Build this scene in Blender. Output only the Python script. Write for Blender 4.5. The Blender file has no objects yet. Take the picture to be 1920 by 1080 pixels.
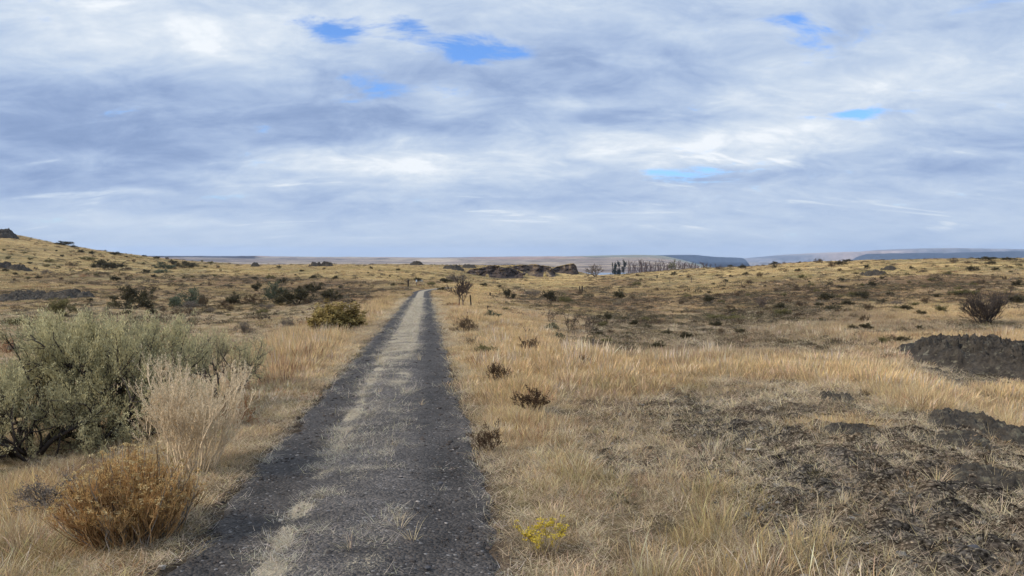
import bpy, math, random
import numpy as np
from mathutils import Vector

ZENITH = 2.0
SUN_E = 1.5
EXPOSURE = 1.18
# px, py, rx, ry (photo pixels, turned into directions), weight
SKY_TONE = [(430, 225, 360, 60, -0.38), (120, 265, 260, 60, -0.25), (760, 170, 200, 45, -0.22), (60, 170, 200, 40, -0.12), (1150, 210, 220, 55, -0.26),
            (1000, 130, 300, 35, -0.12), (140, 90, 260, 70, 0.12), (400, 60, 200, 60, 0.18), (720, 310, 300, 38, 0.28),
            (1300, 270, 380, 40, 0.25), (130, 345, 200, 22, -0.25), (400, 385, 150, 20, -0.22), (250, 357, 60, 7, 0.35),
            (1120, 195, 110, 16, 0.42), (820, 175, 60, 22, 0.3), (1400, 130, 300, 50, -0.05), (1560, 325, 200, 22, -0.18),
            (1700, 400, 280, 60, -0.12), (1250, 90, 260, 40, -0.08), (1800, 60, 200, 60, -0.1), (1650, 160, 220, 30, 0.2),
            (1050, 375, 220, 14, -0.2), (250, 415, 260, 12, 0.15), (900, 435, 900, 26, 0.17), (1500, 240, 260, 20, 0.1)]
SKY_HOLES = [(625, 66, 60, 20, 1.15), (850, 96, 80, 26, 1.35), (690, 155, 110, 28, 0.95), (1540, 60, 90, 25, 0.5), (960, 100, 70, 18, 0.9), (770, 48, 45, 20, 1.15), (900, 65, 70, 14, 0.55),
             (1465, 33, 60, 14, 1.15), (1330, 40, 70, 20, 0.65), (1640, 213, 80, 11, 1.1), (1560, 215, 60, 6, 0.5), (1290, 326, 90, 18, 1.0),
             (1400, 325, 90, 10, 0.4), (640, 100, 60, 20, 0.45), (1850, 15, 70, 20, 0.75), (620, 8, 60, 10, 0.4), (1440, 228, 40, 6, 0.4),
             (1000, 95, 60, 14, 0.4), (1560, 75, 90, 20, 0.35)]
HAZE = 5.4e-5
COVER = True
PLANTS = True
DENOISE = True
S = bpy.context.scene
COL = S.collection
rng = np.random.default_rng(11)
random.seed(5)
F = 1400.0            # focal length of the photograph in its own pixels
CAMZ = 1.7
PITCH = math.atan(60 / F)
CP, SP = math.cos(PITCH), math.sin(PITCH)

# ------------------------------------------------------------------ helpers
def ray(px, py):
    xc = (px - 960) / F; yc = (540 - py) / F
    return xc, CP + yc * SP, -SP + yc * CP

def at_depth(px, py, d):
    x, y, z = ray(px, py)
    return x / y * d, d, CAMZ + z / y * d

def to_px(x, y, z):
    y = np.maximum(y, 1e-3); z = z - CAMZ
    fwd = y * CP - z * SP; up = y * SP + z * CP
    return 960 + F * x / fwd, 540 - F * up / fwd

def sstep(a, b, x):
    t = np.clip((x - a) / (b - a), 0, 1)
    return t * t * (3 - 2 * t)

_P = np.random.default_rng(3).permutation(512); _P = np.concatenate([_P, _P, _P])
_G = np.stack([np.cos(np.arange(512) * 2.399963), np.sin(np.arange(512) * 2.399963)], 1)
def perlin(x, y):
    xi = np.floor(x).astype(np.int64); yi = np.floor(y).astype(np.int64)
    xf = x - xi; yf = y - yi
    u = xf**3 * (xf * (xf * 6 - 15) + 10); v = yf**3 * (yf * (yf * 6 - 15) + 10)
    def g(ix, iy, dx, dy):
        h = _P[_P[ix & 511] + (iy & 511)] & 511
        return _G[h, 0] * dx + _G[h, 1] * dy
    a = g(xi, yi, xf, yf); b = g(xi + 1, yi, xf - 1, yf)
    c = g(xi, yi + 1, xf, yf - 1); d = g(xi + 1, yi + 1, xf - 1, yf - 1)
    return ((a + (b - a) * u) + ((c + (d - c) * u) - (a + (b - a) * u)) * v) * 1.5

def fbm(x, y, wl, octv=4, seed=0.0, gain=0.5):
    s = 0; a = 1.0; x = x / wl + seed * 17.3; y = y / wl - seed * 9.1
    for k in range(octv):
        s = s + a * perlin(x, y); x = x * 2.03 + 5.1; y = y * 2.03 - 3.7; a *= gain
    return s

def gauss1(a, sig, axis):
    n = int(sig * 3) + 1
    k = np.exp(-0.5 * (np.arange(-n, n + 1) / sig) ** 2); k /= k.sum()
    pad = [(0, 0)] * a.ndim; pad[axis] = (n, n)
    b = np.pad(a, pad, mode='edge')
    return np.apply_along_axis(lambda r: np.convolve(r, k, 'valid'), axis, b)

def mesh_from(name, V, T, quads=None, smooth=True):
    """Fast mesh from vertex array and triangle array (plus optional quads)."""
    V = np.asarray(V, np.float32)
    me = bpy.data.meshes.new(name)
    me.vertices.add(len(V)); me.vertices.foreach_set('co', V.ravel())
    T = np.asarray(T, np.int32) if T is not None and len(T) else np.zeros((0, 3), np.int32)
    Q = np.asarray(quads, np.int32) if quads is not None and len(quads) else np.zeros((0, 4), np.int32)
    loops = np.concatenate([T.ravel(), Q.ravel()])
    tot = np.concatenate([np.full(len(T), 3), np.full(len(Q), 4)])
    st = np.concatenate([[0], np.cumsum(tot)[:-1]]) if len(tot) else np.zeros(0)
    me.loops.add(len(loops)); me.loops.foreach_set('vertex_index', loops.astype(np.int32))
    me.polygons.add(len(tot)); me.polygons.foreach_set('loop_start', st.astype(np.int32))
    me.polygons.foreach_set('loop_total', tot.astype(np.int32))
    if smooth: me.polygons.foreach_set('use_smooth', np.ones(len(tot), bool))
    me.update(calc_edges=True); me.validate()
    return me

def set_col(me, C, name='col'):
    a = me.attributes.new(name, 'FLOAT_COLOR', 'POINT')
    C = np.asarray(C, np.float32)
    if C.shape[1] == 3: C = np.concatenate([C, np.ones((len(C), 1), np.float32)], 1)
    a.data.foreach_set('color', C.ravel())

def obj(name, me, mat=None, parent=None):
    o = bpy.data.objects.new(name, me); COL.objects.link(o)
    if mat is not None and me is not None:
        me.materials.clear(); me.materials.append(mat)
    if parent is not None: o.parent = parent
    return o

def tag(o, label=None, cat=None, group=None, kind=None):
    if label: o['label'] = label
    if cat: o['category'] = cat
    if group: o['group'] = group
    if kind: o['kind'] = kind
    return o

# ------------------------------------------------------------------ materials
def new_mat(name):
    m = bpy.data.materials.new(name); m.use_nodes = True
    nt = m.node_tree; nt.nodes.clear()
    out = nt.nodes.new('ShaderNodeOutputMaterial')
    return m, nt, out

def N(nt, t, **kw):
    n = nt.nodes.new(t)
    for k, v in kw.items():
        if hasattr(n, k): setattr(n, k, v)
        else: n.inputs[k].default_value = v
    return n

def L(nt, a, b): nt.links.new(a, b)

def math_n(nt, op, a, b=None, c=None, clamp=False):
    n = nt.nodes.new('ShaderNodeMath'); n.operation = op; n.use_clamp = clamp
    for i, v in enumerate((a, b, c)):
        if v is None: continue
        if isinstance(v, (int, float)): n.inputs[i].default_value = v
        else: L(nt, v, n.inputs[i])
    return n.outputs[0]

def mixc(nt, f, a, b, blend='MIX'):
    n = nt.nodes.new('ShaderNodeMix'); n.data_type = 'RGBA'; n.blend_type = blend
    for i, v in ((0, f), (6, a), (7, b)):
        if isinstance(v, (int, float)): n.inputs[i].default_value = v
        elif isinstance(v, (tuple, list)): n.inputs[i].default_value = (*v[:3], 1)
        else: L(nt, v, n.inputs[i])
    return n.outputs[2]

def maprange(nt, v, a, b, c=0.0, d=1.0, smooth=False):
    n = nt.nodes.new('ShaderNodeMapRange'); n.interpolation_type = 'SMOOTHSTEP' if smooth else 'LINEAR'
    L(nt, v, n.inputs[0])
    for i, x in zip((1, 2, 3, 4), (a, b, c, d)): n.inputs[i].default_value = x
    return n.outputs[0]

def noise_n(nt, vec, scale, detail=4, rough=0.55, dist=0.0):
    n = N(nt, 'ShaderNodeTexNoise'); n.inputs['Scale'].default_value = scale
    n.inputs['Detail'].default_value = detail; n.inputs['Roughness'].default_value = rough
    n.inputs['Distortion'].default_value = dist
    L(nt, vec, n.inputs['Vector'])
    return n

def plant_mat(name, transl=0.25, instanced=False, vary=0.25):
    """Leaf / stem / blade: own colour per blade ('col'), optional tint of the clump, diffuse + translucent."""
    m, nt, out = new_mat(name)
    a = N(nt, 'ShaderNodeAttribute', attribute_name='col')
    c = a.outputs['Color']
    if instanced:
        t = N(nt, 'ShaderNodeAttribute', attribute_name='tint'); t.attribute_type = 'INSTANCER'
        c = mixc(nt, 1.0, c, t.outputs['Color'], 'MULTIPLY')
    else:
        oi = N(nt, 'ShaderNodeObjectInfo')
        f = maprange(nt, oi.outputs['Random'], 0, 1, 1 - vary, 1 + vary)
        v = N(nt, 'ShaderNodeVectorMath', operation='SCALE'); L(nt, c, v.inputs[0]); L(nt, f, v.inputs['Scale'])
        c = v.outputs[0]
    d = N(nt, 'ShaderNodeBsdfDiffuse'); L(nt, c, d.inputs['Color'])
    tr = N(nt, 'ShaderNodeBsdfTranslucent'); L(nt, c, tr.inputs['Color'])
    mx = N(nt, 'ShaderNodeMixShader'); mx.inputs[0].default_value = transl
    L(nt, d.outputs[0], mx.inputs[1]); L(nt, tr.outputs[0], mx.inputs[2])
    L(nt, mx.outputs[0], out.inputs['Surface'])
    return m

def rock_mat(name, dark, light, lichen=None, scale=6.0, bump=0.6):
    m, nt, out = new_mat(name)
    tc = N(nt, 'ShaderNodeTexCoord').outputs['Object']
    n1 = noise_n(nt, tc, scale, 8, 0.65, 0.4)
    n2 = noise_n(nt, tc, scale * 7, 6, 0.7)
    c = mixc(nt, maprange(nt, n1.outputs[0], 0.35, 0.68), dark, light)
    c = mixc(nt, maprange(nt, n2.outputs[0], 0.3, 0.75, 0, 0.6), c, tuple(x * 0.4 for x in dark))
    if lichen:
        n3 = noise_n(nt, tc, scale * 0.9, 9, 0.7, 0.6)
        c = mixc(nt, maprange(nt, n3.outputs[0], 0.56, 0.66, 0, 0.8), c, lichen)
    b = N(nt, 'ShaderNodeBsdfPrincipled'); L(nt, c, b.inputs['Base Color'])
    b.inputs['Roughness'].default_value = 0.9; b.inputs['Specular IOR Level'].default_value = 0.2
    bp = N(nt, 'ShaderNodeBump'); bp.inputs['Strength'].default_value = bump; bp.inputs['Distance'].default_value = 0.05
    s = math_n(nt, 'ADD', n1.outputs[0], math_n(nt, 'MULTIPLY', n2.outputs[0], 0.5))
    L(nt, s, bp.inputs['Height']); L(nt, bp.outputs[0], b.inputs['Normal'])
    L(nt, b.outputs[0], out.inputs['Surface'])
    return m

# ------------------------------------------------------------------ camera
cam = bpy.data.cameras.new('camera'); co = bpy.data.objects.new('camera', cam); COL.objects.link(co)
cam.sensor_width = 36; cam.lens = F / 1920 * 36; cam.clip_end = 60000; cam.clip_start = 0.05
co.location = (0, 0, CAMZ); co.rotation_euler = (math.pi / 2 - PITCH, 0, 0)
S.camera = co

# ------------------------------------------------------------------ world: open sky + cloud deck
SUN_EL, SUN_AZ = math.radians(36), math.radians(-112)   # azimuth from +Y, clockwise positive
w = bpy.data.worlds.new('World'); S.world = w; w.use_nodes = True
nt = w.node_tree; nt.nodes.clear()
wout = N(nt, 'ShaderNodeOutputWorld')
sky = N(nt, 'ShaderNodeTexSky'); sky.sky_type = 'NISHITA'; sky.sun_disc = False
sky.sun_elevation = SUN_EL; sky.sun_rotation = SUN_AZ
sky.air_density = 1.0; sky.dust_density = 0.6; sky.ozone_density = 2.0
bg_sky = N(nt, 'ShaderNodeBackground'); bg_sky.inputs['Strength'].default_value = 0.11
L(nt, mixc(nt, 1.0, sky.outputs[0], (0.40, 0.56, 0.82), 'MULTIPLY'), bg_sky.inputs['Color'])
D = N(nt, 'ShaderNodeTexCoord').outputs['Generated']
sep = N(nt, 'ShaderNodeSeparateXYZ'); L(nt, D, sep.inputs[0])
X, Y, Z = sep.outputs
az = math_n(nt, 'ARCTAN2', X, Y); el = math_n(nt, 'ARCSINE', Z)
zc = math_n(nt, 'ADD', math_n(nt, 'MAXIMUM', Z, 0.0), 0.28)
pv = N(nt, 'ShaderNodeCombineXYZ')
L(nt, math_n(nt, 'DIVIDE', X, zc), pv.inputs[0]); L(nt, math_n(nt, 'DIVIDE', Y, zc), pv.inputs[1])
mp = N(nt, 'ShaderNodeMapping'); L(nt, pv.outputs[0], mp.inputs[0])
mp.inputs['Rotation'].default_value = (0, 0, math.radians(-8)); mp.inputs['Scale'].default_value = (0.75, 1.0, 1)
P = mp.outputs[0]
nA = noise_n(nt, P, 1.9, 12, 0.60, 0.35).outputs[0]
nB = noise_n(nt, P, 5.6, 12, 0.66, 0.5).outputs[0]
mp2 = N(nt, 'ShaderNodeMapping'); L(nt, pv.outputs[0], mp2.inputs[0])
mp2.inputs['Scale'].default_value = (0.8, 1.1, 1); mp2.inputs['Location'].default_value = (7.3, 2.1, 4)
nC = noise_n(nt, mp2.outputs[0], 5.5, 10, 0.66, 0.6).outputs[0]

def sky_blob(px, py, rx, ry):
    x, y, z = ray(px, py); l = math.sqrt(x * x + y * y + z * z)
    a0, e0 = math.atan2(x, y), math.asin(z / l)
    da = math_n(nt, 'MULTIPLY', math_n(nt, 'SUBTRACT', az, a0), F / rx)
    de = math_n(nt, 'MULTIPLY', math_n(nt, 'SUBTRACT', el, e0), F / ry)
    r2 = math_n(nt, 'ADD', math_n(nt, 'MULTIPLY', da, da), math_n(nt, 'MULTIPLY', de, de))
    return math_n(nt, 'EXPONENT', math_n(nt, 'MULTIPLY', r2, -1.0))
def blobs(lst):
    s = None
    for *p, wgt in lst:
        b = math_n(nt, 'MULTIPLY', sky_blob(*p), wgt)
        s = b if s is None else math_n(nt, 'ADD', s, b)
    return s
tone = blobs(SKY_TONE)
holes = blobs(SKY_HOLES)
lum = math_n(nt, 'ADD', math_n(nt, 'MULTIPLY', math_n(nt, 'SUBTRACT', nA, 0.5), 0.95),
             math_n(nt, 'MULTIPLY', math_n(nt, 'SUBTRACT', nB, 0.5), 0.95))
mp3 = N(nt, 'ShaderNodeMapping'); L(nt, pv.outputs[0], mp3.inputs[0])
mp3.inputs['Scale'].default_value = (0.38, 1.3, 1); mp3.inputs['Rotation'].default_value = (0, 0, math.radians(5)); mp3.inputs['Location'].default_value = (1.3, 5.7, 2)
nD = noise_n(nt, mp3.outputs[0], 5.5, 8, 0.6, 0.5).outputs[0]
lum = math_n(nt, 'ADD', lum, math_n(nt, 'MULTIPLY', math_n(nt, 'SUBTRACT', nD, 0.5), 0.42))
lum = math_n(nt, 'ADD', math_n(nt, 'ADD', lum, 0.65), tone)
lowf = maprange(nt, el, 0.0, 0.13, 0.30, 1.0, True)     # the deck flattens into haze near the horizon
lum = math_n(nt, 'ADD', math_n(nt, 'MULTIPLY', math_n(nt, 'SUBTRACT', lum, 0.60), lowf), 0.60)
stk = math_n(nt, 'MULTIPLY', maprange(nt, nD, 0.58, 0.70, 0.0, 0.22, True), math_n(nt, 'MULTIPLY', maprange(nt, el, 0.015, 0.04, 0, 1, True), maprange(nt, el, 0.10, 0.17, 1, 0, True)))
lum = math_n(nt, 'ADD', lum, stk)
cr = N(nt, 'ShaderNodeValToRGB'); L(nt, lum, cr.inputs[0])
cr.color_ramp.interpolation = 'B_SPLINE'
stops = [(0.00, (0.099, 0.142, 0.237)), (0.28, (0.130, 0.178, 0.281)), (0.50, (0.188, 0.241, 0.337)), (0.72, (0.261, 0.307, 0.374)), (0.90, (0.332, 0.364, 0.405)), (1.00, (0.412, 0.431, 0.453))]
e = cr.color_ramp.elements
while len(e) < len(stops): e.new(0.5)
for q, (p_, c_) in zip(e, stops): q.position = p_; q.color = (*c_, 1)
# the unseen upper deck near the zenith is brighter, as under any thin overcast
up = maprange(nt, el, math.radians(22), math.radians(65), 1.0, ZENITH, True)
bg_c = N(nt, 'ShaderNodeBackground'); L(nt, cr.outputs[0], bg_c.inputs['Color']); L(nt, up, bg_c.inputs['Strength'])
hm = math_n(nt, 'ADD', math_n(nt, 'MULTIPLY', math_n(nt, 'SUBTRACT', nC, 0.5), 3.2), holes)
hm = math_n(nt, 'ADD', hm, math_n(nt, 'MULTIPLY', math_n(nt, 'SUBTRACT', nB, 0.5), 2.4))
hm = maprange(nt, hm, 0.45, 1.35, 0.0, 1.0, True)
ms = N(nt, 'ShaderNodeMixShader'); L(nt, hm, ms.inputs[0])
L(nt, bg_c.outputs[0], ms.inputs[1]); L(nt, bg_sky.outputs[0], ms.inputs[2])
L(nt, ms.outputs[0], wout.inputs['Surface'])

sl = bpy.data.lights.new('sun', 'SUN'); so = bpy.data.objects.new('sun', sl); COL.objects.link(so)
sl.energy = SUN_E; sl.angle = math.radians(10); sl.color = (1.0, 0.90, 0.75)
sd = Vector((math.sin(SUN_AZ) * math.cos(SUN_EL), math.cos(SUN_AZ) * math.cos(SUN_EL), math.sin(SUN_EL)))
so.rotation_euler = sd.to_track_quat('Z', 'Y').to_euler(); so.location = (0, 0, 50)

S.view_settings.view_transform = 'Standard'; S.view_settings.look = 'None'
S.view_settings.exposure = EXPOSURE; S.view_settings.gamma = 1.0
S.cycles.use_denoising = DENOISE
S.cycles.max_bounces = 5; S.cycles.diffuse_bounces = 3; S.cycles.transmission_bounces = 3
S.cycles.volume_bounces = 0; S.cycles.caustics_reflective = False; S.cycles.caustics_refractive = False
# ------------------------------------------------------------------ terrain heights
def track_x(y):
    y = np.asarray(y, float)
    b = np.maximum(y - 84, 0)
    return -0.53 - 0.115 * y + 0.0030 * b * b
def track_z(y): return -0.0285 * np.asarray(y, float)
T_ = lambda d: 520 + 2380 / d
FAR_L = [(900, 506), (1600, 500), (2400, 492), (3200, 486), (4500, 483), (6500, 481.5), (7000, 481.5)]
FAR_M = [(900, 508), (1600, 502), (2400, 495), (3200, 489), (4500, 485), (6500, 482.5), (7000, 482.5)]
FAR_W = [(780, 525), (900, 537), (1200, 522), (1400, 511.7), (1600, 506), (2200, 497), (3000, 489), (4500, 483), (6500, 480), (7000, 480)]
FAR_R = [(520, 510), (800, 513), (1200, 520), (3000, 516), (7000, 506)]
def tr(*ds): return [(d, T_(d)) for d in ds]
COLS = {
 -500: [(4, 1120), (8, 850), (14, 750), (25, 670), (40, 620), (70, 580), (120, 535), (200, 480), (320, 420), (450, 400), (600, 405), (1000, 440), (7000, 480)],
 0: [(4, 1120), (6, 965), (8.4, 850), (12, 765), (18, 700), (26, 660), (40, 617), (60, 590), (80, 572), (88, 556), (100, 547), (150, 520), (200, 497), (270, 465), (340, 438), (380, 434), (450, 440), (700, 470), (2000, 490), (7000, 485)],
 75: [(4, 1112), (6, 955), (8.4, 845), (12, 757), (18, 696), (26, 655), (40, 613), (60, 588), (80, 571), (88, 557), (100, 549), (150, 523), (200, 502), (270, 475), (330, 453), (370, 450), (450, 456), (700, 475), (2000, 490), (7000, 485)],
 150: [(4, 1110), (6, 945), (8.6, 835), (12, 748), (18, 692), (26, 650), (40, 611), (60, 585), (84, 562), (96, 552), (150, 525), (200, 508), (270, 484), (330, 466), (365, 464), (450, 470), (700, 485), (2000, 490), (7000, 484)],
 260: [(4, 1104), (6.5, 905), (9, 810), (13, 735), (18, 690), (28, 645), (45, 603), (70, 575), (100, 553), (150, 531), (220, 505), (290, 485), (335, 478.5), (365, 479), (450, 487)] + FAR_L,
 350: [(4, 1098), (6.5, 902), (9, 805), (13, 732), (18, 690), (28, 642), (45, 601), (70, 573), (100, 553), (150, 531), (220, 511), (290, 497), (335, 490), (365, 490), (450, 498)] + FAR_L,
 500: [(4, 1085), (6, 935), (8, 838), (10, 775), (12.5, 722), (15, 695), (20, 668), (28, 637), (45, 601), (60, 581), (80, 565), (110, 548), (160, 530), (230, 512), (300, 501), (350, 497.5), (420, 500), (600, 507)] + FAR_M,
 650: tr(4, 8, 13, 17) + [(20, 647), (25, 628), (32, 606), (40, 590), (52, 575), (70, 561), (100, 545), (150, 528), (230, 510), (300, 501), (360, 497), (450, 500), (650, 506)] + FAR_M,
 780: tr(4, 8, 13, 20, 35, 60, 90, 119) + [(150, 530), (200, 519), (260, 509), (330, 500), (380, 496), (450, 499), (650, 506)] + FAR_M,
 850: tr(4, 8, 13, 20, 35, 60) + [(90, 549), (120, 541), (170, 529), (230, 522), (300, 512), (345, 502), (390, 497), (450, 499), (650, 506)] + FAR_M,
 920: tr(4, 8, 13, 18) + [(22, 634), (30, 606), (45, 584), (60, 572), (90, 558), (120, 549), (170, 536), (230, 528), (305, 523), (335, 516), (360, 500), (400, 498), (470, 499), (650, 507)] + FAR_M,
 1010: tr(4, 8, 13, 16) + [(20, 646), (25, 628), (32, 612), (45, 594), (60, 580), (90, 563), (120, 553), (170, 540), (230, 530), (300, 524), (345, 518), (365, 501), (420, 498), (500, 503), (650, 510), (900, 514)] + FAR_M[1:],
 1075: tr(4, 8, 13, 15) + [(18, 662), (21, 651), (28, 633), (40, 610), (60, 588), (90, 567), (120, 556), (170, 541), (230, 531), (300, 524), (345, 519), (365, 506), (420, 505), (500, 515), (650, 530)] + FAR_W[1:],
 1110: tr(4, 8, 13, 15) + [(18, 663), (21, 653), (28, 634), (40, 611), (60, 589), (90, 568), (120, 556), (170, 541), (230, 531), (300, 524), (360, 520), (430, 519), (520, 525), (650, 532)] + FAR_W[1:],
 1180: [(4, 1090), (6, 925), (8, 825), (10, 765), (13, 708), (16, 675), (22, 647), (32, 624), (45, 605), (60, 590), (90, 570), (120, 557), (160, 543), (200, 533), (260, 521), (305, 515), (340, 515), (430, 519), (600, 523)] + FAR_W,
 1250: [(4, 1085), (6, 920), (8, 820), (10, 757), (12.5, 709), (15, 682), (22, 649), (32, 626), (45, 606), (60, 590), (90, 569), (120, 555), (160, 540), (200, 529), (250, 517), (295, 510), (330, 511), (450, 514), (780, 514), (1000, 520)] + FAR_W[3:],
 1350: [(4, 1078), (6, 912), (9, 772), (11, 724), (13, 700), (18, 669), (25, 647), (35, 624), (50, 602), (70, 581), (100, 560), (140, 540), (190, 520), (240, 505.5), (280, 501.5), (330, 504)] + FAR_R,
 1500: [(4, 1070), (6, 876), (8, 775), (9.5, 733), (11, 717), (14, 692), (20, 657), (30, 623), (45, 597), (65, 574), (100, 548), (150, 522), (200, 503), (250, 494), (275, 492.5), (330, 499)] + FAR_R,
 1700: [(3.5, 1120), (5, 925), (7, 805), (9, 752), (10, 742), (12, 722), (14, 700), (18, 669), (28, 626), (42, 596), (60, 572), (100, 540), (150, 513), (200, 496), (245, 488.5), (275, 488), (330, 496)] + FAR_R,
 1800: [(3.5, 1110), (5, 920), (7, 804), (8.3, 775), (10, 765), (12, 740), (14, 718), (18, 672), (28, 624), (42, 595), (60, 571), (100, 537), (150, 510), (200, 493), (245, 486), (275, 485.5), (330, 493)] + FAR_R,
 1930: [(3.2, 1150), (4.5, 965), (6, 875), (7.2, 828), (8.7, 812), (10.5, 788), (13, 742), (16, 700), (20, 662), (30, 619), (42, 593), (60, 570), (100, 535), (150, 508), (200, 490), (245, 484.5), (275, 484), (330, 491)] + FAR_R,
 2400: [(3, 1200), (4.5, 990), (6, 905), (8, 830), (10.5, 780), (13, 742), (16, 700), (20, 662), (30, 619), (42, 590), (60, 565), (100, 530), (150, 500), (200, 480), (245, 474), (275, 474), (330, 480)] + FAR_R,
}
NU, NS = 560, 480
U = np.linspace((-500 - 960) / F, (2400 - 960) / F, NU)
S0, S1 = math.log(1.2), math.log(7000)
SS = np.linspace(S0, S1, NS)
def _build_table():
    px = sorted(COLS); tab = []
    for p in px:
        c = COLS[p]; d = np.array([a for a, _ in c], float); py = np.array([b for _, b in c], float)
        yc = (540 - py) / F
        z = CAMZ + (-SP + yc * CP) / (CP + yc * SP) * d
        d = np.concatenate([[1.2], d]); z = np.concatenate([[z[0] * 0.3], z])
        tab.append(np.interp(SS, np.log(d), z))
    tab = gauss1(np.array(tab), 2.0, 1)
    uu = (np.array(px) - 960) / F
    full = np.stack([np.interp(U, uu, tab[:, k]) for k in range(NS)], 1)
    return gauss1(full, 5.0, 0)
TAB = _build_table()

def base_h(x, y):
    x = np.asarray(x, float); y = np.asarray(y, float)
    r = np.hypot(x, y) + 1e-6
    ang = np.arctan2(x, y)
    u = np.tan(np.clip(ang, -1.0, 1.0)); uc = np.clip(u, U[0], U[-1])
    d = np.clip(r / np.sqrt(1 + uc * uc), 1.2, 6990)
    fu = (uc - U[0]) / (U[1] - U[0]); fs = (np.log(d) - S0) / (SS[1] - SS[0])
    i = np.clip(fu.astype(int), 0, NU - 2); j = np.clip(fs.astype(int), 0, NS - 2)
    a = fu - i; b = fs - j
    z = (TAB[i, j] * (1 - a) * (1 - b) + TAB[i + 1, j] * a * (1 - b) + TAB[i, j + 1] * (1 - a) * b + TAB[i + 1, j + 1] * a * b)
    back = sstep(math.radians(62), math.radians(100), np.abs(ang))
    return z * (1 - back) + (-0.004 * r) * back

BANDS = [(0.35, 0.035), (0.9, 0.035), (2.2, 0.03), (5, 0.028), (12, 0.024), (30, 0.018), (80, 0.014), (220, 0.012), (600, 0.012), (1500, 0.012)]
def detail_h(x, y):
    r = np.hypot(x, y); n = np.zeros_like(r)
    for k, (wl, a) in enumerate(BANDS):
        g = sstep(wl * 2.2, wl * 6, r) * (1 - sstep(wl * 300, wl * 900, r))
        n += a * wl * g * perlin(x / wl + 3.1 * k, y / wl - 7.7 * k)
    return n

def height(x, y, on_track=True):
    x = np.atleast_1d(np.asarray(x, float)); y = np.atleast_1d(np.asarray(y, float))
    z = base_h(x, y) + detail_h(x, y)
    dx = np.abs(x - track_x(np.clip(y, -40, 118)))
    wv = (1 - sstep(1.15, 3.0, dx)) * (1 - sstep(105, 135, y)) * sstep(-60, -30, y)
    tz = track_z(np.clip(y, -60, 140)) - 0.02 * np.clip(dx - 1.0, 0, 3)
    return z * (1 - wv) + tz * wv

def place(px, py, dmin=1.5, dmax=6900.0):
    """First point of the ground seen at a pixel of the photograph."""
    rx, ry, rz = ray(px, py)
    d = np.exp(np.linspace(math.log(dmin), math.log(dmax), 2600))
    x = rx / ry * d; z = CAMZ + rz / ry * d
    below = z <= height(x, d)
    k = int(np.argmax(below)) if below.any() else len(d) - 1
    if not below.any():   # just above the skyline: take the crest
        k = int(np.argmin((z - height(x, d)) / d + (d > 600) * 1.0))
    return float(x[k]), float(d[k]), float(height(x[k], d[k])[0])

def lodn(x, y, r, seed=0.0, lo=0.5):
    """Fractal noise whose octaves fit the distance they are seen from (all fixed to the world)."""
    n = np.zeros_like(r)
    for k, wl in enumerate((0.35, 0.9, 2.4, 6.0, 16.0, 42.0, 110.0)):
        wl = wl * lo / 0.5
        g = sstep(wl * 1.6, wl * 4.5, r) * (1 - sstep(wl * 40, wl * 90, r))
        n += g * perlin(x / wl + seed * 13.7 + k * 5.3, y / wl - seed * 7.9 + k * 3.1)
    return n * 0.6

# soft patches given where they lie in the photograph, evaluated on world points
def patch(px, py, x0, y0, rx, ry, rot=0.0, soft=0.5):
    c, s = math.cos(math.radians(rot)), math.sin(math.radians(rot))
    dx, dy = px - x0, py - y0
    a = (dx * c + dy * s) / rx; b = (-dx * s + dy * c) / ry
    return 1 - sstep(1 - soft, 1 + soft, np.hypot(a, b))

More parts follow.
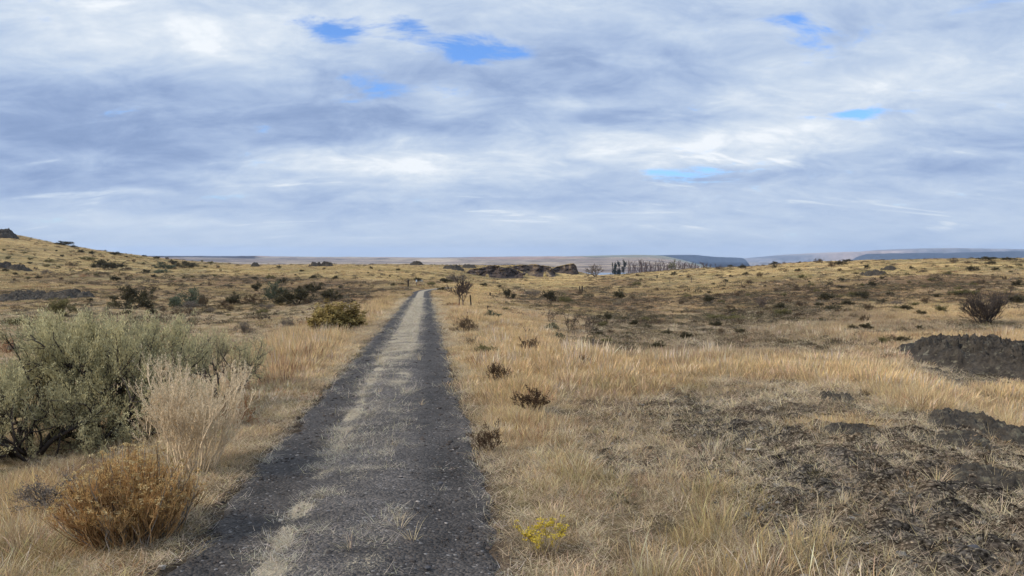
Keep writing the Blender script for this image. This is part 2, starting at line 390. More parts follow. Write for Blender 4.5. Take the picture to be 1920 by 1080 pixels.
def zones(x, y, z):
    """What grows where: dict of 0..1 masks on world points."""
    px, py = to_px(x, y, z)
    r = np.hypot(x, y)
    wob = lodn(x, y, r, 1.0)
    px = px + wob * 26 * np.clip(300 / (py - 470 + 1e-3), 0.35, 1.0); py = py + wob * 9 * np.clip((py - 480) / 150, 0.15, 2.0)
    dxt = x - track_x(np.clip(y, -40, 118))
    front = y > 1.0
    mx = np.maximum.reduce
    P_ = lambda *a, **k: patch(px, py, *a, **k)
    Zn = {}
    Zn['track'] = (np.abs(dxt) < 1.02) & (y < 128)
    Zn['gold'] = mx([P_(870, 590, 60, 45), P_(980, 645, 100, 50, rot=28), P_(1090, 690, 130, 30, rot=8), P_(1320, 690, 220, 20), P_(1480, 690, 120, 18),
                     P_(1680, 730, 140, 26, rot=15), P_(1560, 705, 130, 20, rot=8), P_(1830, 640, 120, 14, soft=.3), P_(1900, 770, 60, 50), P_(560, 665, 90, 45, rot=-18), P_(700, 585, 45, 22, rot=-25),
                     P_(300, 800, 90, 40, rot=-15), P_(60, 950, 70, 60), P_(1570, 800, 80, 22), P_(880, 690, 50, 60, rot=70), P_(1600, 620, 180, 20), P_(1750, 590, 200, 16), P_(960, 760, 60, 90, rot=-12)])
    Zn['rocky'] = mx([P_(1470, 790, 270, 70), P_(1750, 880, 360, 130), P_(1850, 1000, 360, 160), P_(1430, 860, 190, 70), P_(1600, 950, 230, 90), P_(1180, 850, 90, 40), P_(1830, 690, 110, 50, soft=.3), P_(1650, 620, 60, 8)])
    Zn['scree'] = mx([P_(1850, 900, 200, 160), P_(1760, 960, 220, 150), P_(1880, 800, 80, 45), P_(1700, 860, 190, 70), P_(1420, 800, 150, 40), P_(1580, 890, 150, 80), P_(1830, 690, 110, 50, soft=.3)])
    Zn['low'] = mx([P_(1130, 770, 120, 30), P_(1190, 960, 110, 70), P_(1330, 770, 130, 40), P_(1450, 1000, 60, 40)])
    Zn['basin'] = mx([P_(1350, 640, 260, 42), P_(1180, 625, 90, 40), P_(1500, 600, 200, 25), P_(1750, 615, 150, 16)])
    Zn['lbasin'] = mx([P_(250, 600, 420, 50), P_(520, 600, 120, 28)])
    Zn['brown'] = mx([P_(420, 530, 200, 14), P_(600, 540, 120, 12), P_(1150, 530, 60, 9), P_(280, 535, 150, 14), P_(1550, 550, 160, 22), P_(1740, 528, 160, 12), P_(1390, 562, 110, 12), P_(1850, 560, 90, 12), P_(160, 520, 130, 9), P_(650, 560, 60, 14), P_(1130, 560, 120, 20)])
    Zn['bench'] = mx([P_(1050, 530, 100, 9), P_(880, 545, 60, 14), P_(700, 505, 180, 7), P_(500, 505, 120, 7)])
    for k in Zn:
        if k != 'track': Zn[k] = np.where(front, Zn[k], 0.0)
    return Zn, px, py, dxt, r
# ------------------------------------------------------------------ ground sheet
def lerp(a, b, t):
    t = np.asarray(t)[..., None]
    return np.asarray(a) * (1 - t) + np.asarray(b) * t
C_STRAW = np.array((0.36, 0.255, 0.125)); C_PALE = np.array((0.40, 0.31, 0.185)); C_GOLD = np.array((0.40, 0.285, 0.13))
C_BROWN = np.array((0.15, 0.10, 0.062)); C_SOIL = np.array((0.115, 0.086, 0.062)); C_ROCK = np.array((0.062, 0.056, 0.05))
C_OLIVE = np.array((0.20, 0.165, 0.085)); C_GREY = np.array((0.19, 0.165, 0.125))

def ground_colour(x, y, z):
    Zn, px, py, dxt, r = zones(x, y, z)
    n1 = lodn(x, y, r, 2.0, 1.0); n2 = lodn(x, y, r, 3.0, 0.4)
    C = lerp(C_STRAW * 0.62, C_BROWN * 0.8, sstep(-0.3, 0.4, n1))
    C = lerp(C, C_OLIVE, 0.6 * sstep(0.0, 0.6, n2))
    C = lerp(C, C_SOIL * 1.0, 0.85 * Zn['basin'] * sstep(-0.5, 0.4, n2))
    C = lerp(C, C_BROWN * 1.1, 0.7 * Zn['brown'] * sstep(-0.6, 0.3, n1))
    C = lerp(C, C_PALE * 0.8, 0.6 * Zn['lbasin'] * sstep(-0.5, 0.5, n1 + n2 * 0.5))
    C = lerp(C, C_STRAW * 0.8, 0.8 * Zn['gold'])
    C = lerp(C, C_GOLD * 0.95, 0.8 * Zn['bench'])
    C = lerp(C, C_SOIL * 0.75, 0.9 * Zn['rocky']); C = lerp(C, C_SOIL * 0.9, 0.6 * Zn['low'])
    C = lerp(C, C_ROCK * 0.85, 0.85 * Zn['scree'] * sstep(-0.6, 0.3, n2))
    # left hillside and right slope: golden with darker bands
    hill = sstep(120, 220, r) * (1 - sstep(600, 800, r))
    C = lerp(C, lerp(C_GOLD * 0.95, C_OLIVE * 1.1, sstep(-0.2, 0.6, n1)), 0.75 * hill * (1 - Zn['brown']))
    # far plains: purple-grey with strips of field
    far = sstep(600, 900, r)
    st = fbm(x * 0.25, y, 260.0, 4, 6.0); st2 = fbm(x * 0.12, y, 700.0, 3, 8.0)
    Cf = lerp((0.20, 0.165, 0.15), (0.34, 0.275, 0.21), sstep(-0.35, 0.45, st))
    Cf = lerp(Cf, (0.10, 0.088, 0.085), 0.8 * sstep(0.2, 0.5, fbm(x * 0.5, y, 120.0, 4, 12.0)))
    Cf = lerp(Cf, (0.36, 0.21, 0.165), 0.8 * sstep(0.15, 0.4, st2) * sstep(3500, 4500, r))
    Cf = lerp(Cf, (0.035, 0.03, 0.035), sstep(4300, 4600, y) * (px < 482) * (px > -300))   # ploughed dark field on the left rim
    Cf = lerp(Cf, (0.15, 0.18, 0.13), 0.7 * sstep(4700, 5000, y) * (px > 1090) * (px < 1420))
    Cf = lerp(Cf, (0.45, 0.36, 0.27), 0.8 * patch(px, py, 820, 489, 40, 3) )
    C = lerp(C, Cf, far)
    sh = np.clip(1 - np.abs(dxt) / 1.35, 0, 1) * (y < 128)
    C = lerp(C, C_SOIL * 0.8, sstep(0.0, 0.3, sh))
    return C, Zn

def build_ground():
    a_f = np.linspace(-math.radians(50), math.radians(50), 760)
    a_b = np.linspace(math.radians(50), math.radians(310), 74)[1:-1]
    A = np.concatenate([a_f, a_b]); n = len(A)
    R = np.concatenate([np.geomspace(1.0, 3.0, 30)[:-1], np.geomspace(3.0, 480, 470)[:-1], np.geomspace(480, 6950, 130)])
    AA, RR = np.meshgrid(A, R)
    x = (np.sin(AA) * RR).ravel(); y = (np.cos(AA) * RR).ravel()
    z = height(x, y)
    # lumpy stones in the scree and rough clods on the bare knoll
    Zn, px, py, dxt, r = zones(x, y, z)
    rough = fbm(x, y, 0.22, 3, 21.0) * 0.028 + np.abs(fbm(x, y, 0.5, 3, 23.0)) * 0.03
    z = z + rough * Zn['rocky'] * (1 - sstep(25, 40, r)) + 0.06 * np.abs(fbm(x, y, 0.35, 2, 29.0)) * Zn['scree'] * (1 - sstep(25, 40, r))
    dtr = np.abs(dxt)
    z = z - 0.05 * (1 - sstep(0.95, 1.06, dtr)) * (y < 126) * (y > -58)   # bed cut for the track sheet
    Cc, _ = ground_colour(x, y, z)
    V = np.concatenate([np.stack([x, y, z], 1), [[0, 0, float(height(0, 0)[0]) - 0.05]]])
    Cc = np.concatenate([Cc, Cc[:1]])
    m = len(R); i = np.arange(m - 1)[:, None] * n + np.arange(n)[None, :]; j = np.arange(m - 1)[:, None] * n + (np.arange(n)[None, :] + 1) % n
    Q = np.stack([i, i + n, j + n, j], -1).reshape(-1, 4)
    k = np.arange(n); T = np.stack([np.full(n, m * n), k, (k + 1) % n], 1)
    me = mesh_from('ground', V, T, Q[:, ::-1]); set_col(me, Cc)
    rk = me.attributes.new('rock', 'FLOAT', 'POINT'); rk.data.foreach_set('value', np.concatenate([Zn['rocky'], [0]]).astype(np.float32))
    m_, nt, out = new_mat('dry_ground')
    a = N(nt, 'ShaderNodeAttribute', attribute_name='col').outputs['Color']
    pos = N(nt, 'ShaderNodeNewGeometry').outputs['Position']
    n1 = noise_n(nt, pos, 45, 5, 0.65); n2 = noise_n(nt, pos, 7, 6, 0.65); n3 = noise_n(nt, pos, 0.8, 7, 0.65)
    n4 = noise_n(nt, pos, 0.09, 8, 0.68)
    f = math_n(nt, 'MULTIPLY', maprange(nt, n1.outputs[0], 0.3, 0.7, 0.6, 1.4), maprange(nt, n2.outputs[0], 0.3, 0.7, 0.65, 1.35))
    f = math_n(nt, 'MULTIPLY', f, maprange(nt, n3.outputs[0], 0.3, 0.7, 0.72, 1.28))
    f = math_n(nt, 'MULTIPLY', f, maprange(nt, n4.outputs[0], 0.32, 0.68, 0.72, 1.28))
    n5 = noise_n(nt, pos, 0.016, 9, 0.72)
    f = math_n(nt, 'MULTIPLY', f, maprange(nt, n5.outputs[0], 0.35, 0.65, 0.66, 1.34))
    v = N(nt, 'ShaderNodeVectorMath', operation='SCALE'); L(nt, a, v.inputs[0]); L(nt, f, v.inputs['Scale'])
    # pale straw flecks
    vor = N(nt, 'ShaderNodeTexVoronoi'); vor.inputs['Scale'].default_value = 28; L(nt, pos, vor.inputs['Vector'])
    c = mixc(nt, maprange(nt, vor.outputs['Distance'], 0.10, 0.24, 0.35, 0.0), v.outputs[0], (0.36, 0.28, 0.17))
    # broken stone on the bare knoll
    rk_ = N(nt, 'ShaderNodeAttribute', attribute_name='rock').outputs['Fac']
    wp = N(nt, 'ShaderNodeMix'); wp.data_type = 'VECTOR'; wp.inputs[0].default_value = 0.06
    L(nt, pos, wp.inputs[4]); L(nt, n2.outputs['Color'], wp.inputs[5])
    va = N(nt, 'ShaderNodeTexVoronoi'); va.inputs['Scale'].default_value = 27; L(nt, wp.outputs[1], va.inputs['Vector'])
    vb = N(nt, 'ShaderNodeTexVoronoi'); vb.inputs['Scale'].default_value = 75; L(nt, wp.outputs[1], vb.inputs['Vector'])
    ca = N(nt, 'ShaderNodeSeparateColor'); L(nt, va.outputs['Color'], ca.inputs[0]); cb = N(nt, 'ShaderNodeSeparateColor'); L(nt, vb.outputs['Color'], cb.inputs[0])
    sv = math_n(nt, 'MULTIPLY', maprange(nt, ca.outputs[0], 0, 1, 0.45, 1.7), maprange(nt, cb.outputs[0], 0, 1, 0.4, 1.8))
    sv = math_n(nt, 'MULTIPLY', sv, maprange(nt, va.outputs['Distance'], 0.35, 0.75, 1.0, 0.45))
    rs = N(nt, 'ShaderNodeVectorMath', operation='SCALE'); L(nt, c, rs.inputs[0]); L(nt, sv, rs.inputs['Scale'])
    rc = mixc(nt, maprange(nt, cb.outputs[1], 0.88, 0.93, 0, 0.7), rs.outputs[0], (0.26, 0.22, 0.16))
    c = mixc(nt, maprange(nt, rk_, 0.25, 0.7, 0, 1), c, rc)
    b = N(nt, 'ShaderNodeBsdfDiffuse'); L(nt, c, b.inputs['Color']); b.inputs['Roughness'].default_value = 0.5
    bp = N(nt, 'ShaderNodeBump'); bp.inputs['Strength'].default_value = 0.7; bp.inputs['Distance'].default_value = 0.04
    hh = math_n(nt, 'ADD', n2.outputs[0], math_n(nt, 'MULTIPLY', n1.outputs[0], 0.4))
    hr = math_n(nt, 'ADD', math_n(nt, 'MULTIPLY', ca.outputs[1], 1.2), math_n(nt, 'ADD', math_n(nt, 'MULTIPLY', cb.outputs[2], 0.6), math_n(nt, 'MULTIPLY', va.outputs['Distance'], -1.0)))
    hh = math_n(nt, 'ADD', hh, math_n(nt, 'MULTIPLY', hr, maprange(nt, rk_, 0.25, 0.7, 0, 0.8)))
    L(nt, hh, bp.inputs['Height']); L(nt, bp.outputs[0], b.inputs['Normal']); L(nt, b.outputs[0], out.inputs['Surface'])
    o = obj('ground', me, m_); tag(o, kind='structure', label='dry grass steppe rolling away to the far plains')
    return o
build_ground()

# ------------------------------------------------------------------ the two-rut gravel track
def build_track():
    ys = np.concatenate([np.linspace(-20, 3, 60)[:-1], np.geomspace(3, 126, 620)])
    t = np.linspace(-1, 1, 61)
    YY, TT = np.meshgrid(ys, t, indexing='ij')
    edge = 1.02 + 0.10 * fbm(YY * 1.0, np.sign(TT) * 40 + 0 * YY, 0.9, 3, 31.0) + 0.06 * fbm(YY, np.sign(TT) * 40 + 0 * YY, 0.25, 2, 33.0)
    off = TT * edge
    x = track_x(YY) + off
    z = track_z(YY) - 0.025 * np.exp(-((np.abs(off) - 0.72) / 0.24) ** 2) + 0.02 * np.exp(-(off / 0.35) ** 2)
    z = z + 0.008 * fbm(x, YY, 0.3, 3, 35.0) - 0.05 * sstep(0.93, 1.0, np.abs(TT)) + 0.004
    V = np.stack([x, YY, z], -1).reshape(-1, 3)
    n = len(t); i = np.arange(len(ys) - 1)[:, None] * n + np.arange(n - 1)[None, :]
    Q = np.stack([i, i + 1, i + n + 1, i + n], -1).reshape(-1, 4)
    me = mesh_from('gravel_track', V, None, Q)
    # straw share: pale mown strip in the middle, thin near the camera, thicker further on
    yy = YY.ravel(); oo = off.ravel(); xx = x.ravel()
    mid = np.exp(-((oo + 0.06) / 0.40) ** 6)
    near = sstep(7, 26, yy)
    nz = fbm(xx, yy, 0.7, 4, 37.0); nz2 = fbm(xx * 2.5, yy * 0.6, 0.5, 3, 39.0)
    left = np.exp(-((oo + 0.40) / 0.10) ** 2)
    sw = mid * (0.33 + 0.61 * near + 0.35 * nz) + left * 0.5 * (0.7 + 1.3 * nz) * (yy < 22) + 0.25 * sstep(0.9, 1.02, np.abs(oo)) * (1 + nz)
    sw = np.clip(sw + 0.06 * nz2, 0, 1)
    a = me.attributes.new('straw', 'FLOAT', 'POINT'); a.data.foreach_set('value', sw.astype(np.float32))
    a = me.attributes.new('rut', 'FLOAT', 'POINT'); a.data.foreach_set('value', np.exp(-((np.abs(oo) - 0.70) / 0.26) ** 4).astype(np.float32))
    m_, nt, out = new_mat('dark_gravel')
    pos = N(nt, 'ShaderNodeNewGeometry').outputs['Position']
    st = N(nt, 'ShaderNodeAttribute', attribute_name='straw').outputs['Fac']
    v1 = N(nt, 'ShaderNodeTexVoronoi'); v1.inputs['Scale'].default_value = 55; L(nt, pos, v1.inputs['Vector'])
    v2 = N(nt, 'ShaderNodeTexVoronoi'); v2.inputs['Scale'].default_value = 22; L(nt, pos, v2.inputs['Vector'])
    g = N(nt, 'ShaderNodeSeparateColor'); L(nt, v1.outputs['Color'], g.inputs[0])
    n1 = noise_n(nt, pos, 1.6, 7, 0.65)
    val = math_n(nt, 'MULTIPLY', maprange(nt, g.outputs[0], 0, 1, 0.5, 1.6), maprange(nt, n1.outputs[0], 0.3, 0.7, 0.55, 1.5))
    rut = N(nt, 'ShaderNodeAttribute', attribute_name='rut').outputs['Fac']
    val = math_n(nt, 'MULTIPLY', val, maprange(nt, rut, 0, 1, 1.35, 0.86))
    base = mixc(nt, g.outputs[1], (0.042, 0.037, 0.034), (0.060, 0.050, 0.042))
    v = N(nt, 'ShaderNodeVectorMath', operation='SCALE'); L(nt, base, v.inputs[0]); L(nt, val, v.inputs['Scale'])
    pale = maprange(nt, g.outputs[2], 0.975, 0.99, 0.0, 0.55)
    c = mixc(nt, pale, v.outputs[0], (0.32, 0.29, 0.27))
    n2 = noise_n(nt, pos, 38, 6, 0.75, 1.5)
    m2 = N(nt, 'ShaderNodeMapping'); L(nt, pos, m2.inputs[0]); m2.inputs['Scale'].default_value = (60, 16, 30)
    n3 = noise_n(nt, m2.outputs[0], 1.0, 4, 0.7, 2.0)
    thr = math_n(nt, 'SUBTRACT', math_n(nt, 'ADD', math_n(nt, 'MULTIPLY', n2.outputs[0], 0.5), math_n(nt, 'MULTIPLY', n3.outputs[0], 0.5)),
                 maprange(nt, st, 0, 1, 0.72, 0.36))
    sf = maprange(nt, thr, -0.02, 0.05, 0, 1)
    sc = mixc(nt, n3.outputs[0], (0.20, 0.16, 0.11), (0.42, 0.355, 0.25))
    c = mixc(nt, sf, c, sc)
    b = N(nt, 'ShaderNodeBsdfPrincipled'); L(nt, c, b.inputs['Base Color']); b.inputs['Roughness'].default_value = 0.85
    b.inputs['Specular IOR Level'].default_value = 0.25
    bp = N(nt, 'ShaderNodeBump'); bp.inputs['Strength'].default_value = 0.9; bp.inputs['Distance'].default_value = 0.015
    hh = math_n(nt, 'SUBTRACT', 1.0, math_n(nt, 'ADD', v1.outputs['Distance'], math_n(nt, 'MULTIPLY', v2.outputs['Distance'], 0.6)))
    L(nt, hh, bp.inputs['Height']); L(nt, bp.outputs[0], b.inputs['Normal']); L(nt, b.outputs[0], out.inputs['Surface'])
    o = obj('track', me, m_); tag(o, kind='structure', label='two dark gravel ruts with a strip of dry straw between them')
build_track()

# ------------------------------------------------------------------ lake between the cliffs and the far plains
def build_water():
    z = -30.6
    xs = np.linspace(-150, 420, 12); ys = np.linspace(880, 1560, 12)
    X_, Y_ = np.meshgrid(xs, ys); V = np.stack([X_, Y_, 0 * X_ + z], -1).reshape(-1, 3)
    i = np.arange(11)[:, None] * 12 + np.arange(11)[None, :]
    me = mesh_from('water', V, None, np.stack([i, i + 1, i + 13, i + 12], -1).reshape(-1, 4))
    m_, nt, out = new_mat('lake_water')
    b = N(nt, 'ShaderNodeBsdfPrincipled'); b.inputs['Base Color'].default_value = (0.03, 0.05, 0.07, 1)
    b.inputs['Roughness'].default_value = 0.12; b.inputs['IOR'].default_value = 1.33
    pos = N(nt, 'ShaderNodeNewGeometry').outputs['Position']; nn = noise_n(nt, pos, 0.6, 4)
    bp = N(nt, 'ShaderNodeBump'); bp.inputs['Strength'].default_value = 0.15; L(nt, nn.outputs[0], bp.inputs['Height']); L(nt, bp.outputs[0], b.inputs['Normal'])
    L(nt, b.outputs[0], out.inputs['Surface'])
    tag(obj('water', me, m_), kind='structure', label='strip of pale lake water below the cliffs')
build_water()

# ------------------------------------------------------------------ far mesas and ridges (real hills, kilometres away)
def ridge(name, d0, prof, cols, foot, cliff=0.45, depth=1500, seed=1, label=None):
    px = np.array([p for p, _ in prof], float); py = np.array([q for _, q in prof], float)
    n = 260; u = np.linspace(px[0], px[-1], n); top = np.interp(u, px, py)
    t = np.array([0, .12, .25, .4, .55, .68, .78, .86, .93, 1.0]); rows = []
    H = CAMZ + (480 - top) / F * d0; H = H + 2.0 * fbm(u, u * 0, 30, 3, seed)
    zb = CAMZ + (480 - foot) / F * d0
    hx = (u - 960) / F * d0
    for k in t:                       # talus slope, then the rim cliff
        zz = zb + (H - zb) * (k ** 1.25)
        yy = d0 + 420 * (k ** 0.7) * (1 - cliff) + 90 * fbm(hx, hx * 0 + k * 120, 420, 4, seed + 2) * (1 - 0.5 * k)
        rows.append(np.stack([hx, yy, zz], 1))
    rows.append(np.stack([hx, d0 + 420 + depth * 0.3 + 0 * hx, H + 2], 1)); rows.append(np.stack([hx, d0 + depth + 0 * hx, H - 6], 1))
    rows.append(np.stack([hx, d0 + depth + 400 + 0 * hx, zb + 0 * hx], 1))
    V = np.concatenate(rows); m = len(rows)
    i = np.arange(m - 1)[:, None] * n + np.arange(n - 1)[None, :]
    Q = np.stack([i, i + 1, i + n + 1, i + n], -1).reshape(-1, 4)
    me = mesh_from(name, V, None, Q)
    nz = fbm(V[:, 0], V[:, 2] * 14, 500, 4, seed + 5)
    rowk = np.repeat(np.arange(m), n) / m
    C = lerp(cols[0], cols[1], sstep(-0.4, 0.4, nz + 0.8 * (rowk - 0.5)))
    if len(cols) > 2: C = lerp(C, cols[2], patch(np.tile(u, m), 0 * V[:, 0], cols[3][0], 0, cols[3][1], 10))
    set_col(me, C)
    m_, nt, out = new_mat(name); a = N(nt, 'ShaderNodeAttribute', attribute_name='col').outputs['Color']
    pos = N(nt, 'ShaderNodeNewGeometry').outputs['Position']; nn = noise_n(nt, pos, 0.012, 8, 0.65)
    v = N(nt, 'ShaderNodeVectorMath', operation='SCALE'); L(nt, a, v.inputs[0]); L(nt, maprange(nt, nn.outputs[0], 0.3, 0.7, 0.7, 1.3), v.inputs['Scale'])
    b = N(nt, 'ShaderNodeBsdfDiffuse'); L(nt, v.outputs[0], b.inputs[0]); L(nt, b.outputs[0], out.inputs['Surface'])
    o = obj('far_hill', me, m_); tag(o, kind='structure', label=label)
BAS = (0.022, 0.030, 0.050)  # mesa basalt, with the blue-dark cloud shadow put into its colour
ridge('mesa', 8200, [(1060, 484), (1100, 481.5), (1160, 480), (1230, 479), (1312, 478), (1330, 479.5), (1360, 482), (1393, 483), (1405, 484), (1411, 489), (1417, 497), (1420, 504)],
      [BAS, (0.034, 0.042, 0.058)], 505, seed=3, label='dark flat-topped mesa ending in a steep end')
ridge('ridge_back', 8800, [(1426, 500), (1430, 493), (1440, 488), (1480, 483), (1560, 476), (1620, 472.5), (1660, 471.5), (1700, 471), (1760, 466), (1800, 464.5), (1920, 466.5), (2150, 470), (2400, 476)],
      [(0.14, 0.145, 0.17), (0.25, 0.235, 0.24), (0.36, 0.28, 0.24), (1640, 80)], 505, seed=8, label='long pale ridge on the right skyline')
ridge('ridge_front', 7700, [(1640, 500), (1652, 490), (1664, 481), (1680, 476), (1740, 475), (1790, 474.5), (1815, 478), (1850, 474), (1900, 472), (1960, 471), (2150, 473), (2400, 480)],
      [(0.02, 0.026, 0.04), (0.035, 0.04, 0.05)], 505, seed=13, depth=700, label='dark blue cliff band before the pale ridge')

# ------------------------------------------------------------------ the air
def build_haze():
    x, y0, y1, z0, z1 = 10500, -7400, 10800, -60, 116
    V = [(a, b, c) for c in (z0, z1) for b in (y0, y1) for a in (-x, x)]
    Q = [(0, 2, 3, 1), (4, 5, 7, 6), (0, 1, 5, 4), (2, 6, 7, 3), (0, 4, 6, 2), (1, 3, 7, 5)]
    me = mesh_from('haze', V, None, Q, smooth=False)
    m_, nt, out = new_mat('haze')
    p = N(nt, 'ShaderNodeVolumePrincipled'); p.inputs['Color'].default_value = (0.58, 0.74, 1.0, 1); p.inputs['Density'].default_value = HAZE
    p.inputs['Anisotropy'].default_value = 0.2
    L(nt, p.outputs[0], out.inputs['Volume'])
    tag(obj('haze', me, m_), kind='stuff', label='thin blue air over the plains')
if HAZE > 0: build_haze()
# ------------------------------------------------------------------ plant pieces
def blades(base, az, lean, length, width, bend, colr, segs=3, head=0.0, g=None):
    """n curved tapering blades as triangles: returns V, T, C."""
    n = len(base); k = segs
    t = np.linspace(0, 1, k + 1)
    ang = lean[:, None] + bend[:, None] * t[None, :] ** 1.5
    ds = (length / k)[:, None]
    h = np.concatenate([np.zeros((n, 1)), np.cumsum(np.sin((ang[:, :-1] + ang[:, 1:]) / 2) * ds, 1)], 1)
    v = np.concatenate([np.zeros((n, 1)), np.cumsum(np.cos((ang[:, :-1] + ang[:, 1:]) / 2) * ds, 1)], 1)
    dx, dy = np.sin(az)[:, None], np.cos(az)[:, None]
    P = np.stack([base[:, 0:1] + h * dx, base[:, 1:2] + h * dy, base[:, 2:3] + v], -1)
    tw = az + np.pi / 2 + (g.random(n) - 0.5) * 2.2
    sx = np.stack([np.sin(tw), np.cos(tw), np.zeros(n)], -1)
    wp = 1 - 0.75 * t
    if head > 0: wp = np.where(t > 0.6, 0.9 + head * np.sin((t - 0.6) / 0.4 * np.pi), 0.55)
    wp = wp.copy(); wp[-1] = 0.12
    off = sx[:, None, :] * (width[:, None] * wp[None, :] / 2)[..., None]
    V = np.stack([P - off, P + off], 2).reshape(n, -1, 3)      # (n, 2(k+1), 3)
    tri = []
    for i in range(k):
        a = 2 * i; tri += [(a, a + 1, a + 3), (a, a + 3, a + 2)]
    tri = np.array(tri)
    T = (tri[None] + (np.arange(n) * 2 * (k + 1))[:, None, None]).reshape(-1, 3)
    C = np.repeat(colr[:, None, :], 2 * (k + 1), 1)
    return V.reshape(-1, 3), T, C.reshape(-1, 3)

def join(parts):
    Vs, Ts, Cs, o = [], [], [], 0
    for V, T, C in parts:
        Vs.append(V); Ts.append(T + o); Cs.append(C); o += len(V)
    return np.concatenate(Vs), np.concatenate(Ts), np.concatenate(Cs)

def shade(n, g, lo=0.6, hi=1.15, hue=0.08):
    b = g.uniform(lo, hi, n)[:, None]
    return b * (1 + hue * g.standard_normal((n, 3)) * np.array([0.5, 0.6, 1.2]))

def tuft(seed, n, rad, h, lean, width, bend=0.5, head=0.0, hvar=0.35, segs=3, lo=0.6, hi=1.15):
    g = np.random.default_rng(seed)
    a = g.random(n) * 2 * np.pi; r = rad * np.sqrt(g.random(n))
    base = np.stack([np.sin(a) * r, np.cos(a) * r, np.full(n, -0.02)], 1)
    az = a + g.standard_normal(n) * 0.9
    return blades(base, az, np.abs(g.standard_normal(n)) * lean + 0.03, h * g.uniform(1 - hvar * 1.4, 1 + hvar * 0.6, n), width * g.uniform(0.7, 1.3, n),
                  bend * g.uniform(0.2, 1.3, n), np.clip(shade(n, g, lo, hi), 0.1, 1.6), segs, head, g)

def litter(seed, n, rad, ln, width):
    g = np.random.default_rng(seed)
    a = g.random(n) * 2 * np.pi; r = rad * np.sqrt(g.random(n))
    base = np.stack([np.sin(a) * r, np.cos(a) * r, g.uniform(0.0, 0.02, n)], 1)
    return blades(base, g.random(n) * 2 * np.pi, g.uniform(1.0, 1.5, n), ln * g.uniform(0.5, 1.4, n), width * g.uniform(0.7, 1.3, n),
                  g.uniform(-0.5, 0.5, n), np.clip(shade(n, g, 0.55, 1.2), 0.1, 1.6), 3, 0, g)

def leaflets(P, Dr, ln, wd, colr, g):
    """Small pointed leaves (two triangles each) at P pointing along Dr."""
    n = len(P); Dr = Dr / (np.linalg.norm(Dr, axis=1, keepdims=True) + 1e-9)
    r = g.standard_normal((n, 3)); s = np.cross(Dr, r); s /= (np.linalg.norm(s, axis=1, keepdims=True) + 1e-9)
    ln = ln[:, None]; wd = wd[:, None]
    V = np.stack([P, P + Dr * ln * 0.5 + s * wd / 2, P + Dr * ln, P + Dr * ln * 0.5 - s * wd / 2], 1).reshape(-1, 3)
    T = (np.array([(0, 1, 2), (0, 2, 3)])[None] + (np.arange(n) * 4)[:, None, None]).reshape(-1, 3)
    return V, T, np.repeat(colr, 4, 0)

def forb(seed, n, rad, h, leaf):
    """Low mounded herb: hemisphere of small leaves over stems."""
    g = np.random.default_rng(seed)
    d = g.standard_normal((n, 3)); d[:, 2] = np.abs(d[:, 2]); d /= np.linalg.norm(d, axis=1, keepdims=True)
    rr = g.uniform(0.55, 1.0, n)[:, None] * (1 + 0.25 * np.sin(d[:, :1] * 5 + seed))
    P = d * rr * np.array([rad, rad, h])
    dr = d + g.standard_normal((n, 3)) * 0.7
    return leaflets(P, dr, leaf * g.uniform(0.6, 1.4, n), leaf * 0.45 * g.uniform(0.6, 1.4, n), np.clip(shade(n, g, 0.5, 1.2), 0.1, 1.6), g)

def ico(sub=2):
    import bmesh
    bm = bmesh.new(); bmesh.ops.create_icosphere(bm, subdivisions=sub, radius=1.0)
    V = np.array([v.co[:] for v in bm.verts]); T = np.array([[v.index for v in f.verts] for f in bm.faces]); bm.free()
    return V, T
def stone(seed, sub=2, flat=0.6, rough=0.28, facet=5):
    g = np.random.default_rng(seed); V, T = ico(sub)
    for _ in range(facet):           # cut flat faces
        n = g.standard_normal(3); n /= np.linalg.norm(n); dd = g.uniform(0.55, 0.85)
        s = V @ n; V = V - np.clip(s - dd, 0, None)[:, None] * n
    V = V * (1 + rough * perlin(V[:, 0] * 1.7 + seed, V[:, 1] * 1.7 + V[:, 2] * 2.3)[:, None])
    return V * np.array([g.uniform(0.8, 1.2), g.uniform(0.7, 1.0), flat]), T

# ------------------------------------------------------------------ ground cover nobody could count
M_COVER = plant_mat('dry_blades', 0.30, instanced=True)
def proto(name, lst, mat):
    c = bpy.data.collections.new(name)
    for i, (V, T, C) in enumerate(lst):
        me = mesh_from(name, V, T, smooth=False); set_col(me, C); me.materials.append(mat)
        c.objects.link(bpy.data.objects.new(f'{name}_{i:02d}', me))
    return c

